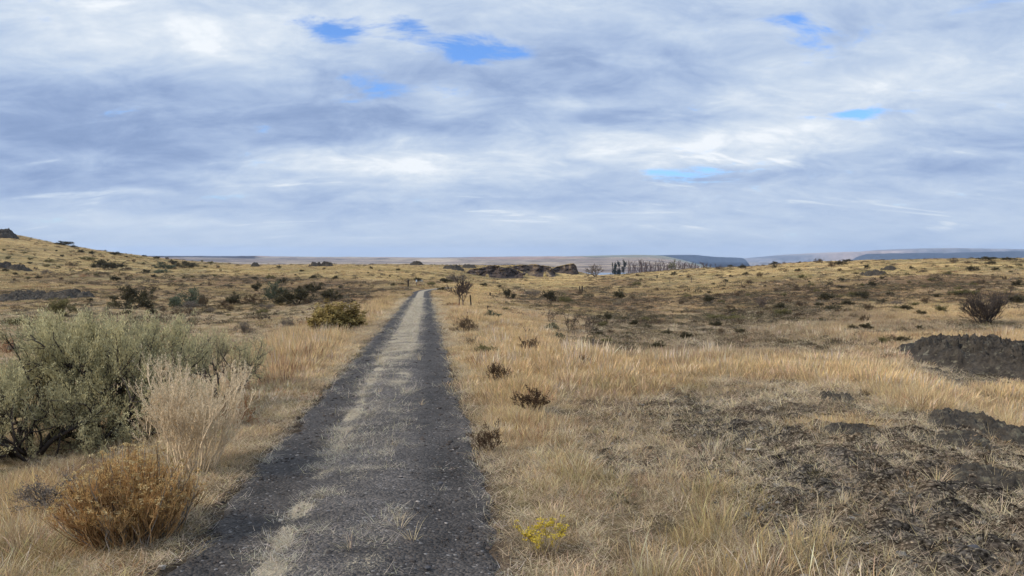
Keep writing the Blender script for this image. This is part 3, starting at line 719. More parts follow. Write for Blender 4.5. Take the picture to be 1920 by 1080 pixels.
def scatter(name, coll, npro, P, scl, rotz, tint, tilt=None, label=None, normal_up=True):
    n = len(P)
    me = bpy.data.meshes.new(name); me.vertices.add(n); me.vertices.foreach_set('co', np.asarray(P, np.float32).ravel())
    a = me.attributes.new('rot', 'FLOAT_VECTOR', 'POINT')
    R = np.zeros((n, 3), np.float32); R[:, 2] = rotz
    if tilt is not None: R[:, :2] = tilt
    a.data.foreach_set('vector', R.ravel())
    a = me.attributes.new('scl', 'FLOAT_VECTOR', 'POINT'); a.data.foreach_set('vector', np.asarray(scl, np.float32).ravel())
    a = me.attributes.new('pidx', 'INT', 'POINT'); a.data.foreach_set('value', rng.integers(0, npro, n).astype(np.int32))
    set_col(me, tint, 'tint')
    o = obj(name, me)
    ng = bpy.data.node_groups.new('scatter_' + name, 'GeometryNodeTree')
    ng.interface.new_socket('Geometry', in_out='INPUT', socket_type='NodeSocketGeometry')
    ng.interface.new_socket('Geometry', in_out='OUTPUT', socket_type='NodeSocketGeometry')
    gi = ng.nodes.new('NodeGroupInput'); go = ng.nodes.new('NodeGroupOutput')
    ip = ng.nodes.new('GeometryNodeInstanceOnPoints'); ci = ng.nodes.new('GeometryNodeCollectionInfo')
    ci.inputs['Collection'].default_value = coll; ci.inputs['Separate Children'].default_value = True; ci.inputs['Reset Children'].default_value = True
    ip.inputs['Pick Instance'].default_value = True
    def na(nm, t):
        q = ng.nodes.new('GeometryNodeInputNamedAttribute'); q.data_type = t; q.inputs['Name'].default_value = nm
        return q.outputs[0]
    ng.links.new(gi.outputs[0], ip.inputs['Points']); ng.links.new(ci.outputs[0], ip.inputs['Instance'])
    ng.links.new(na('pidx', 'INT'), ip.inputs['Instance Index'])
    e2r = ng.nodes.new('FunctionNodeEulerToRotation'); ng.links.new(na('rot', 'FLOAT_VECTOR'), e2r.inputs[0]); ng.links.new(e2r.outputs[0], ip.inputs['Rotation'])
    ng.links.new(na('scl', 'FLOAT_VECTOR'), ip.inputs['Scale'])
    ng.links.new(ip.outputs[0], go.inputs[0])
    md = o.modifiers.new('scatter', 'NODES'); md.node_group = ng
    tag(o, kind='stuff', label=label)
    return o

def sample_area(y0, y1, per_m2, umax=None):
    umax = umax or (1.3 if y1 <= 24 else 0.95)
    n = int(per_m2 * umax * (y1 * y1 - y0 * y0))
    y = np.sqrt(rng.uniform(y0 * y0, y1 * y1, n)); x = rng.uniform(-umax, umax, n) * y
    return x, y

G_PALE = np.array((0.66, 0.53, 0.355)); G_STRAW = np.array((0.62, 0.465, 0.265)); G_GOLD = np.array((0.69, 0.53, 0.295)); G_PINK = np.array((0.59, 0.425, 0.29))
G_BROWN = np.array((0.30, 0.205, 0.13)); G_OLIVE = np.array((0.36, 0.31, 0.15)); G_GREY = np.array((0.33, 0.275, 0.20)); G_DARK = np.array((0.17, 0.14, 0.10))

BUSH = []
def bush_gap(x, y):
    k = np.ones_like(x); h = np.ones_like(x)
    for bx, by, br in BUSH:
        if by + 3 * br < y.min() or by - 3 * br > y.max(): continue
        d = np.hypot(x - bx, y - by) / br
        k = k * (0.25 + 0.75 * sstep(0.45, 0.9, d)); h = h * (0.55 + 0.45 * sstep(1.0, 2.4, np.hypot(x - bx, y - by + br) / min(br, 0.38)))
    return k, h

def grass_fields():
    pr = {
        'a': (proto('grass_tuft', [tuft(i, 46, 0.10, 0.28, 0.26, 0.0030, 0.6) for i in range(4)] + [tuft(9 + i, 34, 0.12, 0.32, 0.2, 0.0034, 0.4, head=0.9) for i in range(3)], M_COVER), 7),
        'b': (proto('grass_clump', [tuft(20 + i, 64, 0.24, 0.28, 0.26, 0.0062, 0.55) for i in range(3)] + [tuft(30 + i, 54, 0.22, 0.32, 0.2, 0.0066, 0.4, head=0.9) for i in range(3)], M_COVER), 6),
        'c': (proto('grass_bunch', [tuft(40 + i, 60, 0.42, 0.30, 0.28, 0.021, 0.5, segs=2) for i in range(5)], M_COVER), 5),
        'd': (proto('grass_mass', [tuft(50 + i, 46, 0.95, 0.42, 0.3, 0.075, 0.5, segs=2) for i in range(5)], M_COVER), 5),
        's': (proto('straw_litter', [litter(60 + i, 26, 0.14, 0.13, 0.0042) for i in range(5)], M_COVER), 5),
        'w': (proto('straw_sprawl', [tuft(70 + i, 26, 0.03, 0.24, 0.75, 0.0045, 0.7) for i in range(4)], M_COVER), 4),
        'f': (proto('herb_mound', [forb(80 + i, 150, 0.16, 0.13, 0.035) for i in range(4)], M_COVER), 4),
        'g': (proto('herb_mass', [forb(90 + i, 130, 0.5, 0.30, 0.12) for i in range(4)], M_COVER), 4),
    }
    acc = {k: [] for k in ('dry_grass', 'straw', 'herbs')}
    def put(kind, key, x, y, z, s, tint, sv=None):
        n = len(x)
        if not n: return
        sc = np.stack([s * rng.uniform(0.85, 1.2, n), s * rng.uniform(0.85, 1.2, n), (s if sv is None else sv)], 1)
        acc[kind].append((key, np.stack([x, y, z], 1), sc, tint))
    for (y0, y1, dens, key) in ((2.6, 10, 150, 'a'), (10, 20, 75, 'b'), (20, 46, 24, 'b'), (46, 110, 6.0, 'c'), (110, 430, 0.55, 'd')):
        x, y = sample_area(y0, y1, dens)
        z = height(x, y)
        Zn, px, py, dxt, r = zones(x, y, z)
        n1 = lodn(x, y, r, 5.0, 1.0); n2 = lodn(x, y, r, 6.0, 0.35); n3 = lodn(x, y, r, 7.0, 0.6)
        off = np.abs(dxt)
        p = 0.45 + 0.65 * n2
        p = p * (1 - 0.86 * Zn['rocky']) * (1 - 0.85 * Zn['scree']) * (1 - 0.7 * Zn['low']) * (1 - 0.6 * Zn['basin']) * (1 - 0.5 * Zn['brown'])
        p = np.maximum(p, 0.92 * Zn['gold'] * (0.75 + 0.5 * n2)); p = np.maximum(p, 0.8 * Zn['bench'])
        p = p * (1 - 0.35 * Zn['lbasin'])
        p = p * np.where(y < 126, sstep(1.0, 1.35, off + 0.12 * n2), 1)
        near_b, hcut = bush_gap(x, y)
        p = p * near_b
        keep = rng.random(len(x)) < p
        hcut = hcut[keep]
        x, y, z, px, py, off, r, n1, n2, n3 = (a[keep] for a in (x, y, z, px, py, off, r, n1, n2, n3)); Zk = {k: v[keep] for k, v in Zn.items()}
        hgt = 0.48 + 0.25 * n1 + 0.24 * Zk['gold'] * (1 + 0.8 * n3) - 0.25 * Zk['rocky'] - 0.2 * Zk['low'] - 0.15 * Zk['lbasin']
        tall = patch(px, py, 1420, 1010, 170, 80) + patch(px, py, 1650, 1060, 120, 60)
        hgt = hgt + 0.2 * tall + 0.55 * np.maximum.reduce([patch(px, py, 580, 655, 90, 38, -20), patch(px, py, 700, 585, 45, 20, -25), patch(px, py, 640, 640, 40, 20)]) * sstep(1.5, 2.2, off)
        hgt = hgt * np.where(y < 126, 0.45 + 0.55 * sstep(1.2, 2.0, off), 1)
        hgt = np.clip(hgt * hcut * rng.uniform(0.7, 1.25, len(x)), 0.22, 1.6)
        t = lerp(G_STRAW, G_PALE, sstep(-0.4, 0.4, n3))
        t = lerp(t, G_PINK, 0.6 * sstep(0.0, 0.5, n1))
        t = lerp(t, G_OLIVE, 0.7 * sstep(0.1, 0.5, n2 - 0.5 * Zk['gold']))
        t = lerp(t, G_BROWN, 0.7 * sstep(0.15, 0.55, -n1 + 0.3 * Zk['rocky'] - 0.6 * Zk['gold']))
        t = lerp(t, G_GOLD, np.clip(0.65 + 0.6 * n3, 0.2, 1) * np.maximum(Zk['gold'], 0.9 * Zk['bench']))
        t = lerp(t, G_GREY, 0.75 * Zk['basin']); t = lerp(t, G_BROWN * 1.2, 0.7 * Zk['brown'])
        t = lerp(t, G_OLIVE * 1.15, 0.45 * tall)
        hill = sstep(100, 180, r)
        t = lerp(t, lerp(G_GOLD * 0.97, G_OLIVE * 1.25, sstep(-0.2, 0.6, n2)), 0.45 * hill * (1 - Zk['brown']))
        odd = rng.random(len(x)); t = np.where((odd < 0.05)[:, None], np.array((0.36, 0.22, 0.13)), t); t = np.where(((odd > 0.94) & (r < 40))[:, None], np.array((0.72, 0.62, 0.46)), t)
        hgt = np.where(odd > 0.975, hgt * 1.5, hgt)
        t = t * np.array((1.02, 0.975, 0.91)) * rng.uniform(0.66, 1.18, len(x))[:, None]
        put('dry_grass', key, x, y, z, 0.75 + 0.35 * hgt, t, hgt)
    # straw lying on shoulders, knoll and the middle of the track
    for (y0, y1, dens, sc) in ((2.6, 9, 190, 0.62), (9, 22, 75, 0.95), (22, 60, 24, 1.45)):
        x, y = sample_area(y0, y1, dens); z = height(x, y)
        Zn, px, py, dxt, r = zones(x, y, z); n2 = lodn(x, y, r, 11.0, 0.3); n1 = lodn(x, y, r, 12.0, 0.7)
        off = np.abs(dxt)
        mid = np.exp(-((dxt + 0.06) / 0.385) ** 6)
        near = sstep(6, 24, y)
        pt = 0.006 * (y < 16) + mid * (0.44 + 0.50 * near + 1.5 * n2 * (1 - 0.5 * near)) + 0.55 * np.exp(-((dxt + 0.42) / 0.12) ** 2) * (y < 24) * (0.8 + 2.0 * n2) + 0.55 * sstep(0.86, 1.05, off + 0.1 * n2)
        pt = np.where(off < 1.05, pt, 0.5 + 0.4 * n2 + 0.4 * Zn['rocky'])
        pt = np.where((off >= 1.05) & (off < 1.7), 0.95, pt)
        k = rng.random(len(x)) < pt
        z = np.where(off < 1.02, track_z(y) + 0.0, z)
        tint = lerp(lerp(G_PALE, G_BROWN, 0.55 * sstep(-0.2, 0.5, n1)), (0.54, 0.48, 0.385), 0.8 * (off < 1.0)) * rng.uniform(0.65, 1.15, len(x))[:, None]
        put('straw', 's', x[k], y[k], z[k] + 0.004, np.full(k.sum(), sc) * rng.uniform(0.7, 1.2, k.sum()), tint[k])
    for (y0, y1, dens, sc) in ((2.6, 14, 13, 0.7), (14, 30, 3.5, 1.1)):     # sprawling small bunches on bare ground
        x, y = sample_area(y0, y1, dens); z = height(x, y)
        Zn, px, py, dxt, r = zones(x, y, z); n1 = lodn(x, y, r, 14.0, 0.7); off = np.abs(dxt)
        p = 0.15 + 0.85 * np.maximum(Zn['rocky'], Zn['low']) ; p = np.where(off < 0.5, 0.10, np.where(off < 1.0, 0.0, p))
        k = rng.random(len(x)) < p
        s_ = sc * rng.uniform(0.5, 1.2, k.sum())
        put('straw', 'w', x[k], y[k], z[k], s_, (lerp(G_PALE, G_GOLD, rng.random(len(x)) * 0.6) * rng.uniform(0.7, 1.15, len(x))[:, None])[k])
    # low grey-green and brown herbs
    for (y0, y1, dens, key, sc) in ((3, 14, 14, 'f', 0.7), (14, 40, 10.0, 'f', 1.25), (40, 110, 4.0, 'g', 0.75), (110, 420, 0.22, 'g', 1.5)):
        x, y = sample_area(y0, y1, dens); z = height(x, y)
        Zn, px, py, dxt, r = zones(x, y, z); n1 = lodn(x, y, r, 15.0, 1.0); n2 = lodn(x, y, r, 16.0, 0.3); off = np.abs(dxt)
        p = 0.10 + 0.18 * sstep(0, 0.5, n1) + 1.0 * Zn['basin'] * (0.7 + n1) + 0.35 * Zn['brown'] + 0.3 * Zn['low'] + 0.25 * Zn['rocky']
        p = p * (1 - 0.9 * Zn['gold']) * (1 - 0.8 * Zn['bench']); p = np.where((off < 1.5) & (y < 130), 0, p)
        k = rng.random(len(x)) < p
        t = lerp(G_GREY * 0.75, G_BROWN * 0.75, sstep(-0.4, 0.4, n2)); t = lerp(t, G_OLIVE * 0.7, 0.6 * sstep(0.0, 0.5, n1)); t = lerp(t, G_DARK, 0.5)
        t = t * rng.uniform(0.4, 1.1, len(x))[:, None]
        s_ = sc * rng.uniform(0.5, 1.3, k.sum())
        put('herbs', key, x[k], y[k], z[k] - 0.02, s_, t[k], s_ * rng.uniform(0.5, 1.0, k.sum()))
    lab = {'dry_grass': 'dry straw-coloured grass standing over the steppe', 'straw': 'pale broken straw lying on gravel and bare soil', 'herbs': 'low grey-brown herbs between the grass'}
    for kind, lst in acc.items():
        byk = {}
        for key, P, s, t in lst: byk.setdefault(key, []).append((P, s, t))
        for key, q in byk.items():
            P = np.concatenate([a[0] for a in q]); s = np.concatenate([a[1] for a in q]); t = np.concatenate([a[2] for a in q])
            tilt = (rng.standard_normal((len(P), 2)) * 0.06) if key not in ('s',) else None
            scatter(kind, pr[key][0], pr[key][1], P, s, rng.random(len(P)) * 6.283, t, tilt, label=lab[kind])
            print('SCATTER', kind, key, len(P))

def stones_cover():
    m, nt, out = new_mat('loose_stone')
    t = N(nt, 'ShaderNodeAttribute', attribute_name='tint'); t.attribute_type = 'INSTANCER'
    tc = N(nt, 'ShaderNodeTexCoord').outputs['Object']; n1 = noise_n(nt, tc, 3.0, 6, 0.7)
    v = N(nt, 'ShaderNodeVectorMath', operation='SCALE'); L(nt, t.outputs['Color'], v.inputs[0]); L(nt, maprange(nt, n1.outputs[0], 0.3, 0.7, 0.6, 1.4), v.inputs['Scale'])
    b = N(nt, 'ShaderNodeBsdfDiffuse'); L(nt, v.outputs[0], b.inputs[0]); L(nt, b.outputs[0], out.inputs['Surface'])
    lst = []
    for i in range(6):
        V, T = stone(100 + i, 1, 0.55, 0.2, 6); lst.append((V, T, np.ones((len(V), 3))))
    pr = proto('pebble', lst, m)
    x, y = [], []
    Ps, Ss, Ts = [], [], []
    for (y0, y1, dens, s0) in ((2.6, 7, 420, 0.008), (7, 14, 160, 0.011), (14, 32, 25, 0.017)):   # gravel of the track
        n = int(dens * 2.1 * (y1 - y0)); yy = rng.uniform(y0, y1, n); of = rng.uniform(-1.08, 1.08, n); xx = track_x(yy) + of
        z = track_z(yy) - 0.02 * np.exp(-((np.abs(of) - 0.72) / 0.24) ** 2) + 0.015 * np.exp(-(of / 0.35) ** 2)
        s = s0 * np.exp(rng.standard_normal(n) * 0.45)
        base = lerp((0.042, 0.038, 0.036), (0.082, 0.068, 0.060), rng.random(n)); base = np.where((rng.random(n) < 0.03)[:, None], (0.30, 0.265, 0.24), base)
        Ps.append(np.stack([xx, yy, z], 1)); Ss.append(s); Ts.append(base)
    scatter('gravel', pr, 6, np.concatenate(Ps), np.concatenate(Ss)[:, None] * np.ones(3), rng.random(sum(map(len, Ss))) * 6.28, np.concatenate(Ts), None, label='loose dark gravel on the track')
    Ps, Ss, Ts = [], [], []
    for (y0, y1, dens, s0) in ((2.6, 9, 900, 0.0125), (9, 24, 190, 0.023)):
        x, y = sample_area(y0, y1, dens); z = height(x, y); Zn, px, py, dxt, r = zones(x, y, z); n2 = lodn(x, y, r, 22.0, 0.4)
        p = np.clip(Zn['scree'] * (0.8 + 0.6 * n2) + 0.38 * Zn['rocky'] * (0.7 + n2), 0, 1) * (np.abs(dxt) > 1.2)
        k = rng.random(len(x)) < p; n = k.sum()
        ex = np.clip(rng.standard_normal(n) * 0.55, -1.5, 1.0); s = s0 * np.exp(ex)
        base = lerp((0.045, 0.042, 0.038), (0.18, 0.165, 0.145), rng.random(n) ** 1.5); base = np.where(((rng.random(n) < 0.08) & (ex < 0.3))[:, None], (0.30, 0.27, 0.23), base)
        Ps.append(np.stack([x[k], y[k], z[k] + s * 0.1], 1)); Ss.append(s); Ts.append(base)
    P = np.concatenate(Ps); s = np.concatenate(Ss)
    scatter('rubble', pr, 6, P, s[:, None] * np.array((1.3, 1, 0.8)), rng.random(len(s)) * 6.28, np.concatenate(Ts), rng.standard_normal((len(s), 2)) * 0.3, label='dark broken basalt rubble on the bare knoll')
# ------------------------------------------------------------------ woody plants
M_WOOD = plant_mat('weathered_wood', 0.0); M_LEAF = plant_mat('shrub_leaves', 0.25, vary=0.12); M_STEM = plant_mat('dry_stems', 0.15, vary=0.15)

def tubes(polys, sides=4):
    """Tapered tubes along polylines [(pts, radii, colour)] -> V, T, C."""
    Vs, Ts, Cs, o = [], [], [], 0
    for pts, rad, c in polys:
        pts = np.asarray(pts); k = len(pts)
        d = np.gradient(pts, axis=0); d /= (np.linalg.norm(d, axis=1, keepdims=True) + 1e-9)
        ref = np.array((0.31, 0.95, 0.05)) if abs(d[0, 1]) < 0.8 else np.array((1.0, 0.1, 0.0))
        a = np.cross(d, ref); a /= (np.linalg.norm(a, axis=1, keepdims=True) + 1e-9); b = np.cross(d, a)
        th = np.arange(sides) * 2 * np.pi / sides
        V = pts[:, None, :] + np.asarray(rad)[:, None, None] * (np.cos(th)[None, :, None] * a[:, None, :] + np.sin(th)[None, :, None] * b[:, None, :])
        i = np.arange(k - 1)[:, None] * sides + np.arange(sides)[None, :]; j = np.arange(k - 1)[:, None] * sides + (np.arange(sides)[None, :] + 1) % sides
        T = np.concatenate([np.stack([i, j, j + sides], -1).reshape(-1, 3), np.stack([i, j + sides, i + sides], -1).reshape(-1, 3)])
        Vs.append(V.reshape(-1, 3)); Ts.append(T + o); Cs.append(np.repeat(np.asarray(c)[None], k * sides, 0)); o += k * sides
    return np.concatenate(Vs), np.concatenate(Ts), np.concatenate(Cs)

def grow(g, pos, dr, ln, rad, depth, prm, out, tips):
    k = 5; pts = [pos]; d = dr / np.linalg.norm(dr)
    for i in range(k - 1):
        d = d + g.standard_normal(3) * prm['wig'] + np.array((0, 0, prm['up']))
        d /= np.linalg.norm(d); pts.append(pts[-1] + d * ln / (k - 1))
    pts = np.array(pts); r1 = rad * prm['taper']
    c = np.array(prm['wood']) * g.uniform(0.7, 1.3)
    out.append((pts, np.linspace(rad, r1, k), c))
    if depth == 0:
        tips.append((pts[2], pts[-1], d)); return
    n = prm['kids'][depth - 1]
    for j in range(n):
        f = g.uniform(prm.get('from', 0.35), 1.0) if j else 1.0
        q = f * (k - 1); i = min(int(q), k - 2); p = pts[i] + (pts[i + 1] - pts[i]) * (q - i)
        dl = pts[i + 1] - pts[i]; dl /= np.linalg.norm(dl)
        nd = dl + g.standard_normal(3) * prm['fork']
        grow(g, p, nd, ln * prm['short'] * g.uniform(0.7, 1.25), max(r1 * (0.9 if j == 0 else 0.7), prm['rmin']), depth - 1, prm, out, tips)

def skeleton(seed, stems, ln, rad, spread, prm, base_r=0.06, lean=(0, 0)):
    g = np.random.default_rng(seed); out, tips = [], []
    for s in range(stems):
        a = 2 * np.pi * (s + g.uniform(-0.4, 0.4)) / stems; th = spread * math.sqrt(g.uniform(0.02, 1.0))
        d = np.array((math.sin(th) * math.sin(a) + lean[0], math.sin(th) * math.cos(a) + lean[1], math.cos(th)))
        p = np.array((math.sin(a) * base_r * g.random(), math.cos(a) * base_r * g.random(), -0.04))
        grow(g, p, d, ln * g.uniform(*prm.get('lnv', (0.75, 1.2))), rad * g.uniform(0.7, 1.2), len(prm['kids']), prm, out, tips)
    return out, tips, g

def sprays(tips, g, n, reach, leaf, aspect, cols, up=0.5, spread=0.035, out=0.7):
    A = np.array([t[0] for t in tips]); B = np.array([t[1] for t in tips]); Dr = np.array([t[2] for t in tips])
    m = len(tips); f = g.random((m, n, 1)) ** 0.8
    ax = Dr + np.array((0, 0, up)); ax /= np.linalg.norm(ax, axis=1, keepdims=True)
    P = np.where(f < 0.5, A[:, None] + (B - A)[:, None] * f * 2, B[:, None] + ax[:, None] * (f - 0.5) * 2 * reach)
    P = P + g.standard_normal((m, n, 3)) * spread
    dd = ax[:, None] + g.standard_normal((m, n, 3)) * out
    tc = lerp(cols[0], cols[1], g.random(m)); C = np.repeat(tc[:, None], n, 1) * g.uniform(0.65, 1.25, (m, n, 1))
    k = m * n
    return leaflets(P.reshape(k, 3), dd.reshape(k, 3), leaf * g.uniform(0.6, 1.4, k), leaf * aspect * g.uniform(0.7, 1.3, k), C.reshape(k, 3), g)

def part_mesh(nm, vtc):
    me = mesh_from(nm, vtc[0], vtc[1], smooth=False); set_col(me, vtc[2]); return me

def assemble(name, parts):
    """Empty root with part meshes; normalised later by scale. parts: [(part name, (V,T,C), material)]"""
    r = bpy.data.objects.new(name, None); r.empty_display_size = 0.2
    kids = []
    for pn, vtc, m in parts:
        me = part_mesh(pn, vtc); me.materials.append(m)
        o = bpy.data.objects.new(pn, me); o.parent = r; kids.append(o)
    allv = np.concatenate([p[1][0] for p in parts])
    top = np.percentile(allv[:, 2], 99.6); wid = np.percentile(allv[:, 0], 98.5) - np.percentile(allv[:, 0], 1.5)
    return {'root': r, 'kids': kids, 'h': float(top), 'w': float(wid), 'used': False}

def put_copy(pr, loc, scale, rotz, label, cat, group=None, name=None):
    r = pr['root'].copy(); COL.objects.link(r)
    if name: r.name = name
    r.location = loc; r.scale = scale; r.rotation_euler = (0, 0, rotz)
    if loc[1] < 140: BUSH.append((loc[0], loc[1], max(0.12, 0.005 * loc[1], pr['w'] * scale[0] * 0.42)))
    for k in pr['kids']:
        c = k.copy(); COL.objects.link(c); c.parent = r
    return tag(r, label, cat, group)

SAGE = ((0.255, 0.238, 0.145), (0.66, 0.58, 0.32))
def proto_shrub(name, seed, wood, leaf, leafsize, stems=9, kids=(4, 4), nleaf=22, spread=1.0, ln=0.42, aspect=0.35, up=0.06, wig=0.18, short=0.62, reach=0.07, fork=0.5, sides=3, rad=0.016, lspread=0.03, rmin=0.004):
    prm = dict(kids=kids, wig=wig, up=up, taper=0.6, wood=wood, short=short, fork=fork, rmin=rmin)
    out, tips, g = skeleton(seed, stems, ln, rad, spread, prm)
    ps = [('branches', tubes(out, sides), M_WOOD)]
    if nleaf: ps.append(('foliage', sprays(tips, g, nleaf, reach, leafsize, aspect, leaf, spread=lspread), M_LEAF))
    return assemble(name, ps)

WD = (0.085, 0.07, 0.06); WG = (0.13, 0.108, 0.094)
PROTO = {
 'dark': [proto_shrub('sagebrush', 200 + i, WD, ((0.058, 0.053, 0.034), (0.105, 0.090, 0.052)), 0.065, nleaf=34) for i in range(4)],
 'bluegreen': [proto_shrub('sagebrush', 210 + i, WD, ((0.085, 0.10, 0.065), (0.15, 0.16, 0.105)), 0.07, nleaf=24, spread=1.15) for i in range(2)],
 'olive': [proto_shrub('sagebrush', 220 + i, WD, ((0.13, 0.12, 0.055), (0.21, 0.18, 0.085)), 0.065, nleaf=26) for i in range(3)],
 'brown': [proto_shrub('brown_shrub', 230 + i, WD, ((0.085, 0.060, 0.040), (0.155, 0.108, 0.066)), 0.05, nleaf=26, spread=1.0) for i in range(4)],
 'grey': [proto_shrub('twiggy_shrub', 240 + i, WG, ((0.15, 0.125, 0.105), (0.22, 0.185, 0.15)), 0.045, nleaf=14, kids=(5, 5), spread=0.95) for i in range(3)],
 'seed': [proto_shrub('seedhead_plant', 250 + i, (0.10, 0.065, 0.042), ((0.055, 0.038, 0.027), (0.13, 0.082, 0.05)), 0.042, nleaf=20, kids=(4, 4), spread=0.85, ln=0.5, up=0.1, wig=0.1, reach=0.09, aspect=0.6, lspread=0.012) for i in range(3)],
 'rust': [proto_shrub('rusty_plant', 260 + i, (0.24, 0.10, 0.05), ((0.30, 0.12, 0.05), (0.36, 0.19, 0.09)), 0.04, nleaf=8, spread=0.9) for i in range(2)],
 'bare': [proto_shrub('bare_shrub', 270 + i, (0.12, 0.095, 0.08), None, 0, stems=8, kids=(3, 4, 4), nleaf=0, spread=0.85, ln=0.42, up=0.05, wig=0.14, short=0.66, fork=0.42, rad=0.02, rmin=0.009) for i in range(3)],
 'fan': [proto_shrub('bare_shrub', 290, (0.085, 0.07, 0.062), None, 0, stems=20, kids=(4, 5, 4), nleaf=0, spread=0.85, ln=0.36, up=0.08, wig=0.10, short=0.68, fork=0.34, rad=0.015, rmin=0.004)],
 'dead': [proto_shrub('dead_shrub', 280 + i, (0.10, 0.076, 0.058), None, 0, stems=4, kids=(3, 3, 3), nleaf=0, spread=0.75, ln=0.5, up=0.03, wig=0.2, short=0.62, fork=0.6, rad=0.024, rmin=0.013) for i in range(3)],
}
def shrub(kind, px, py, w, h, label, group=None, cat='shrub', var=None, name=None, bury=0.0):
    x, y, z = place(px, py)
    pr = PROTO[kind][(var if var is not None else random.randrange(len(PROTO[kind])))]
    if py < 600 and px < 700: w, h = w * 1.12, h * 1.15
    sw = w / F * y / pr['w']; sh = h / F * y / pr['h']
    return put_copy(pr, (x, y, z - bury), (sw, sw * random.uniform(0.8, 1.1), sh), random.uniform(0, 6.28), label, cat, group, name)

# ---- big sagebrush by the track
def big_sage(name, seed, px, py, d, w, h, label, stems=13, nleaf=46, kids=(4, 4, 4), lean=(0, 0), cols=SAGE, leaf=0.040, spread=1.12):
    prm = dict(kids=kids, wig=0.2, up=0.07, taper=0.62, wood=(0.075, 0.062, 0.055), short=0.59, fork=0.52, rmin=0.0035, lnv=(0.85, 1.12))
    out, tips, g = skeleton(seed, stems, 0.62, 0.034, spread, prm, 0.12, lean)
    top = np.quantile([t[1][2] for t in tips], 0.93); out = [o for o in out if o[0][:, 2].max() < top * 1.03]; tips = [t for t in tips if t[1][2] < top * 1.03]
    tips = tips + [(o[0][2], o[0][4], (o[0][4] - o[0][3]) / np.linalg.norm(o[0][4] - o[0][3])) for o in out if 0.0042 < o[1][-1] < 0.011]
    V1 = tubes(out, 4); V2 = sprays(tips, g, nleaf, 0.14, leaf, 0.24, cols, up=0.9, spread=0.017, out=0.38)
    pr = assemble(name, [('branches', V1, M_WOOD), ('foliage', V2, M_LEAF)])
    x, y, z = at_depth(px, py, d); z = float(height(x, y)[0])
    return put_copy(pr, (x, y, z), (w / pr['w'], w / pr['w'], h / pr['h']), 0, label, 'sagebrush', None, name)

# ---- rabbitbrush: a dome of wiry stems with tufted heads
def rabbitbrush(name, seed, loc, w, h, label, n=520, stem=(0.46, 0.28, 0.13), leafc=((0.36, 0.20, 0.075), (0.66, 0.44, 0.19)), head=((0.46, 0.29, 0.10), (0.66, 0.52, 0.28)), nh=0.10, hsize=0.017, per=14, nleaf=15, ball=0.0, dome=1.2):
    g = np.random.default_rng(seed); polys, tips, heads = [], [], []
    for i in range(n):
        a = g.random() * 2 * np.pi; th = dome * math.sqrt(g.uniform(0.0, 1.0))
        ln = g.uniform(0.80, 1.02) * (1 + 0.25 * math.sin(3 * a + seed) * math.sin(th * 2) + 0.09 * math.sin(7 * a + 5 * th) - 0.10 * th * th)
        d = np.array((math.sin(th) * math.sin(a), math.sin(th) * math.cos(a), math.cos(th)))
        p0 = np.array((d[0] * 0.30, d[1] * 0.30, -0.02)) + np.append(g.standard_normal(2) * 0.06, 0); end = d * ln * np.array((0.62, 0.62, 1.0)) + np.array((0, 0, 0.10)) + g.standard_normal(3) * 0.02
        mid = p0 * 0.5 + end * 0.5 + g.standard_normal(3) * 0.04
        c = (np.array(stem) if g.random() > 0.2 else np.array((0.30, 0.25, 0.20))) * g.uniform(0.4, 1.6)
        polys.append((np.array([p0, (p0 + mid) / 2 + g.standard_normal(3) * 0.012, mid, (mid + end) / 2 + g.standard_normal(3) * 0.01, end]), np.array([.0055, .005, .004, .003, .002]), c))
        for q in range(4):
            b0 = mid + (end - mid) * g.uniform(0.0, 0.6); dv_ = end - mid; dv_ = dv_ / np.linalg.norm(dv_) + np.array((0, 0, 0.35)) + g.standard_normal(3) * 0.22
            b1 = b0 + dv_ * g.uniform(0.06, 0.13)
            polys.append((np.array([b0, (b0 + b1) / 2 + g.standard_normal(3) * 0.006, b1]), np.array([.003, .0025, .0015]), c * g.uniform(0.8, 1.25)))
            dd = b1 - b0; tips.append((b0, b1, dd / np.linalg.norm(dd)))
            if g.random() < nh * (0.3 + 1.2 * max(d[2], 0)): heads.append(b1)
        if ball > 0 or d[2] > 0.45: heads.append(end)
    parts = [('stems', tubes(polys, 3), M_STEM)]
    parts.append(('foliage', sprays(tips, g, nleaf, 0.03, 0.034, 0.11, leafc, up=0.4, spread=0.007, out=0.3), M_LEAF))
    Hh = np.array(heads); m = len(Hh)
    dv = g.standard_normal((m, per, 3)); dv /= np.linalg.norm(dv, axis=2, keepdims=True)
    P = (Hh[:, None] + dv * hsize * (0.6 + 0.6 * g.random((m, per, 1))) * (1 + ball)).reshape(-1, 3)
    hc = np.repeat(lerp(head[0], head[1], g.random(m))[:, None], per, 1).reshape(-1, 3) * g.uniform(0.7, 1.2, (m * per, 1))
    parts.append(('flower_heads', leaflets(P - dv.reshape(-1, 3) * hsize * 0.5, dv.reshape(-1, 3) + g.standard_normal((m * per, 3)) * 0.4, hsize * g.uniform(0.7, 1.4, m * per) * (1 + ball), hsize * 0.55 * (1 + ball) * np.ones(m * per), hc, g), M_LEAF))
    pr = assemble(name, parts)
    return put_copy(pr, loc, (w / pr['w'], w / pr['w'], h / pr['h']), 0, label, 'rabbitbrush', None, name)

def gpt(px, py, d):
    x, y, _ = at_depth(px, py, d); return (x, y, float(height(x, y)[0]))

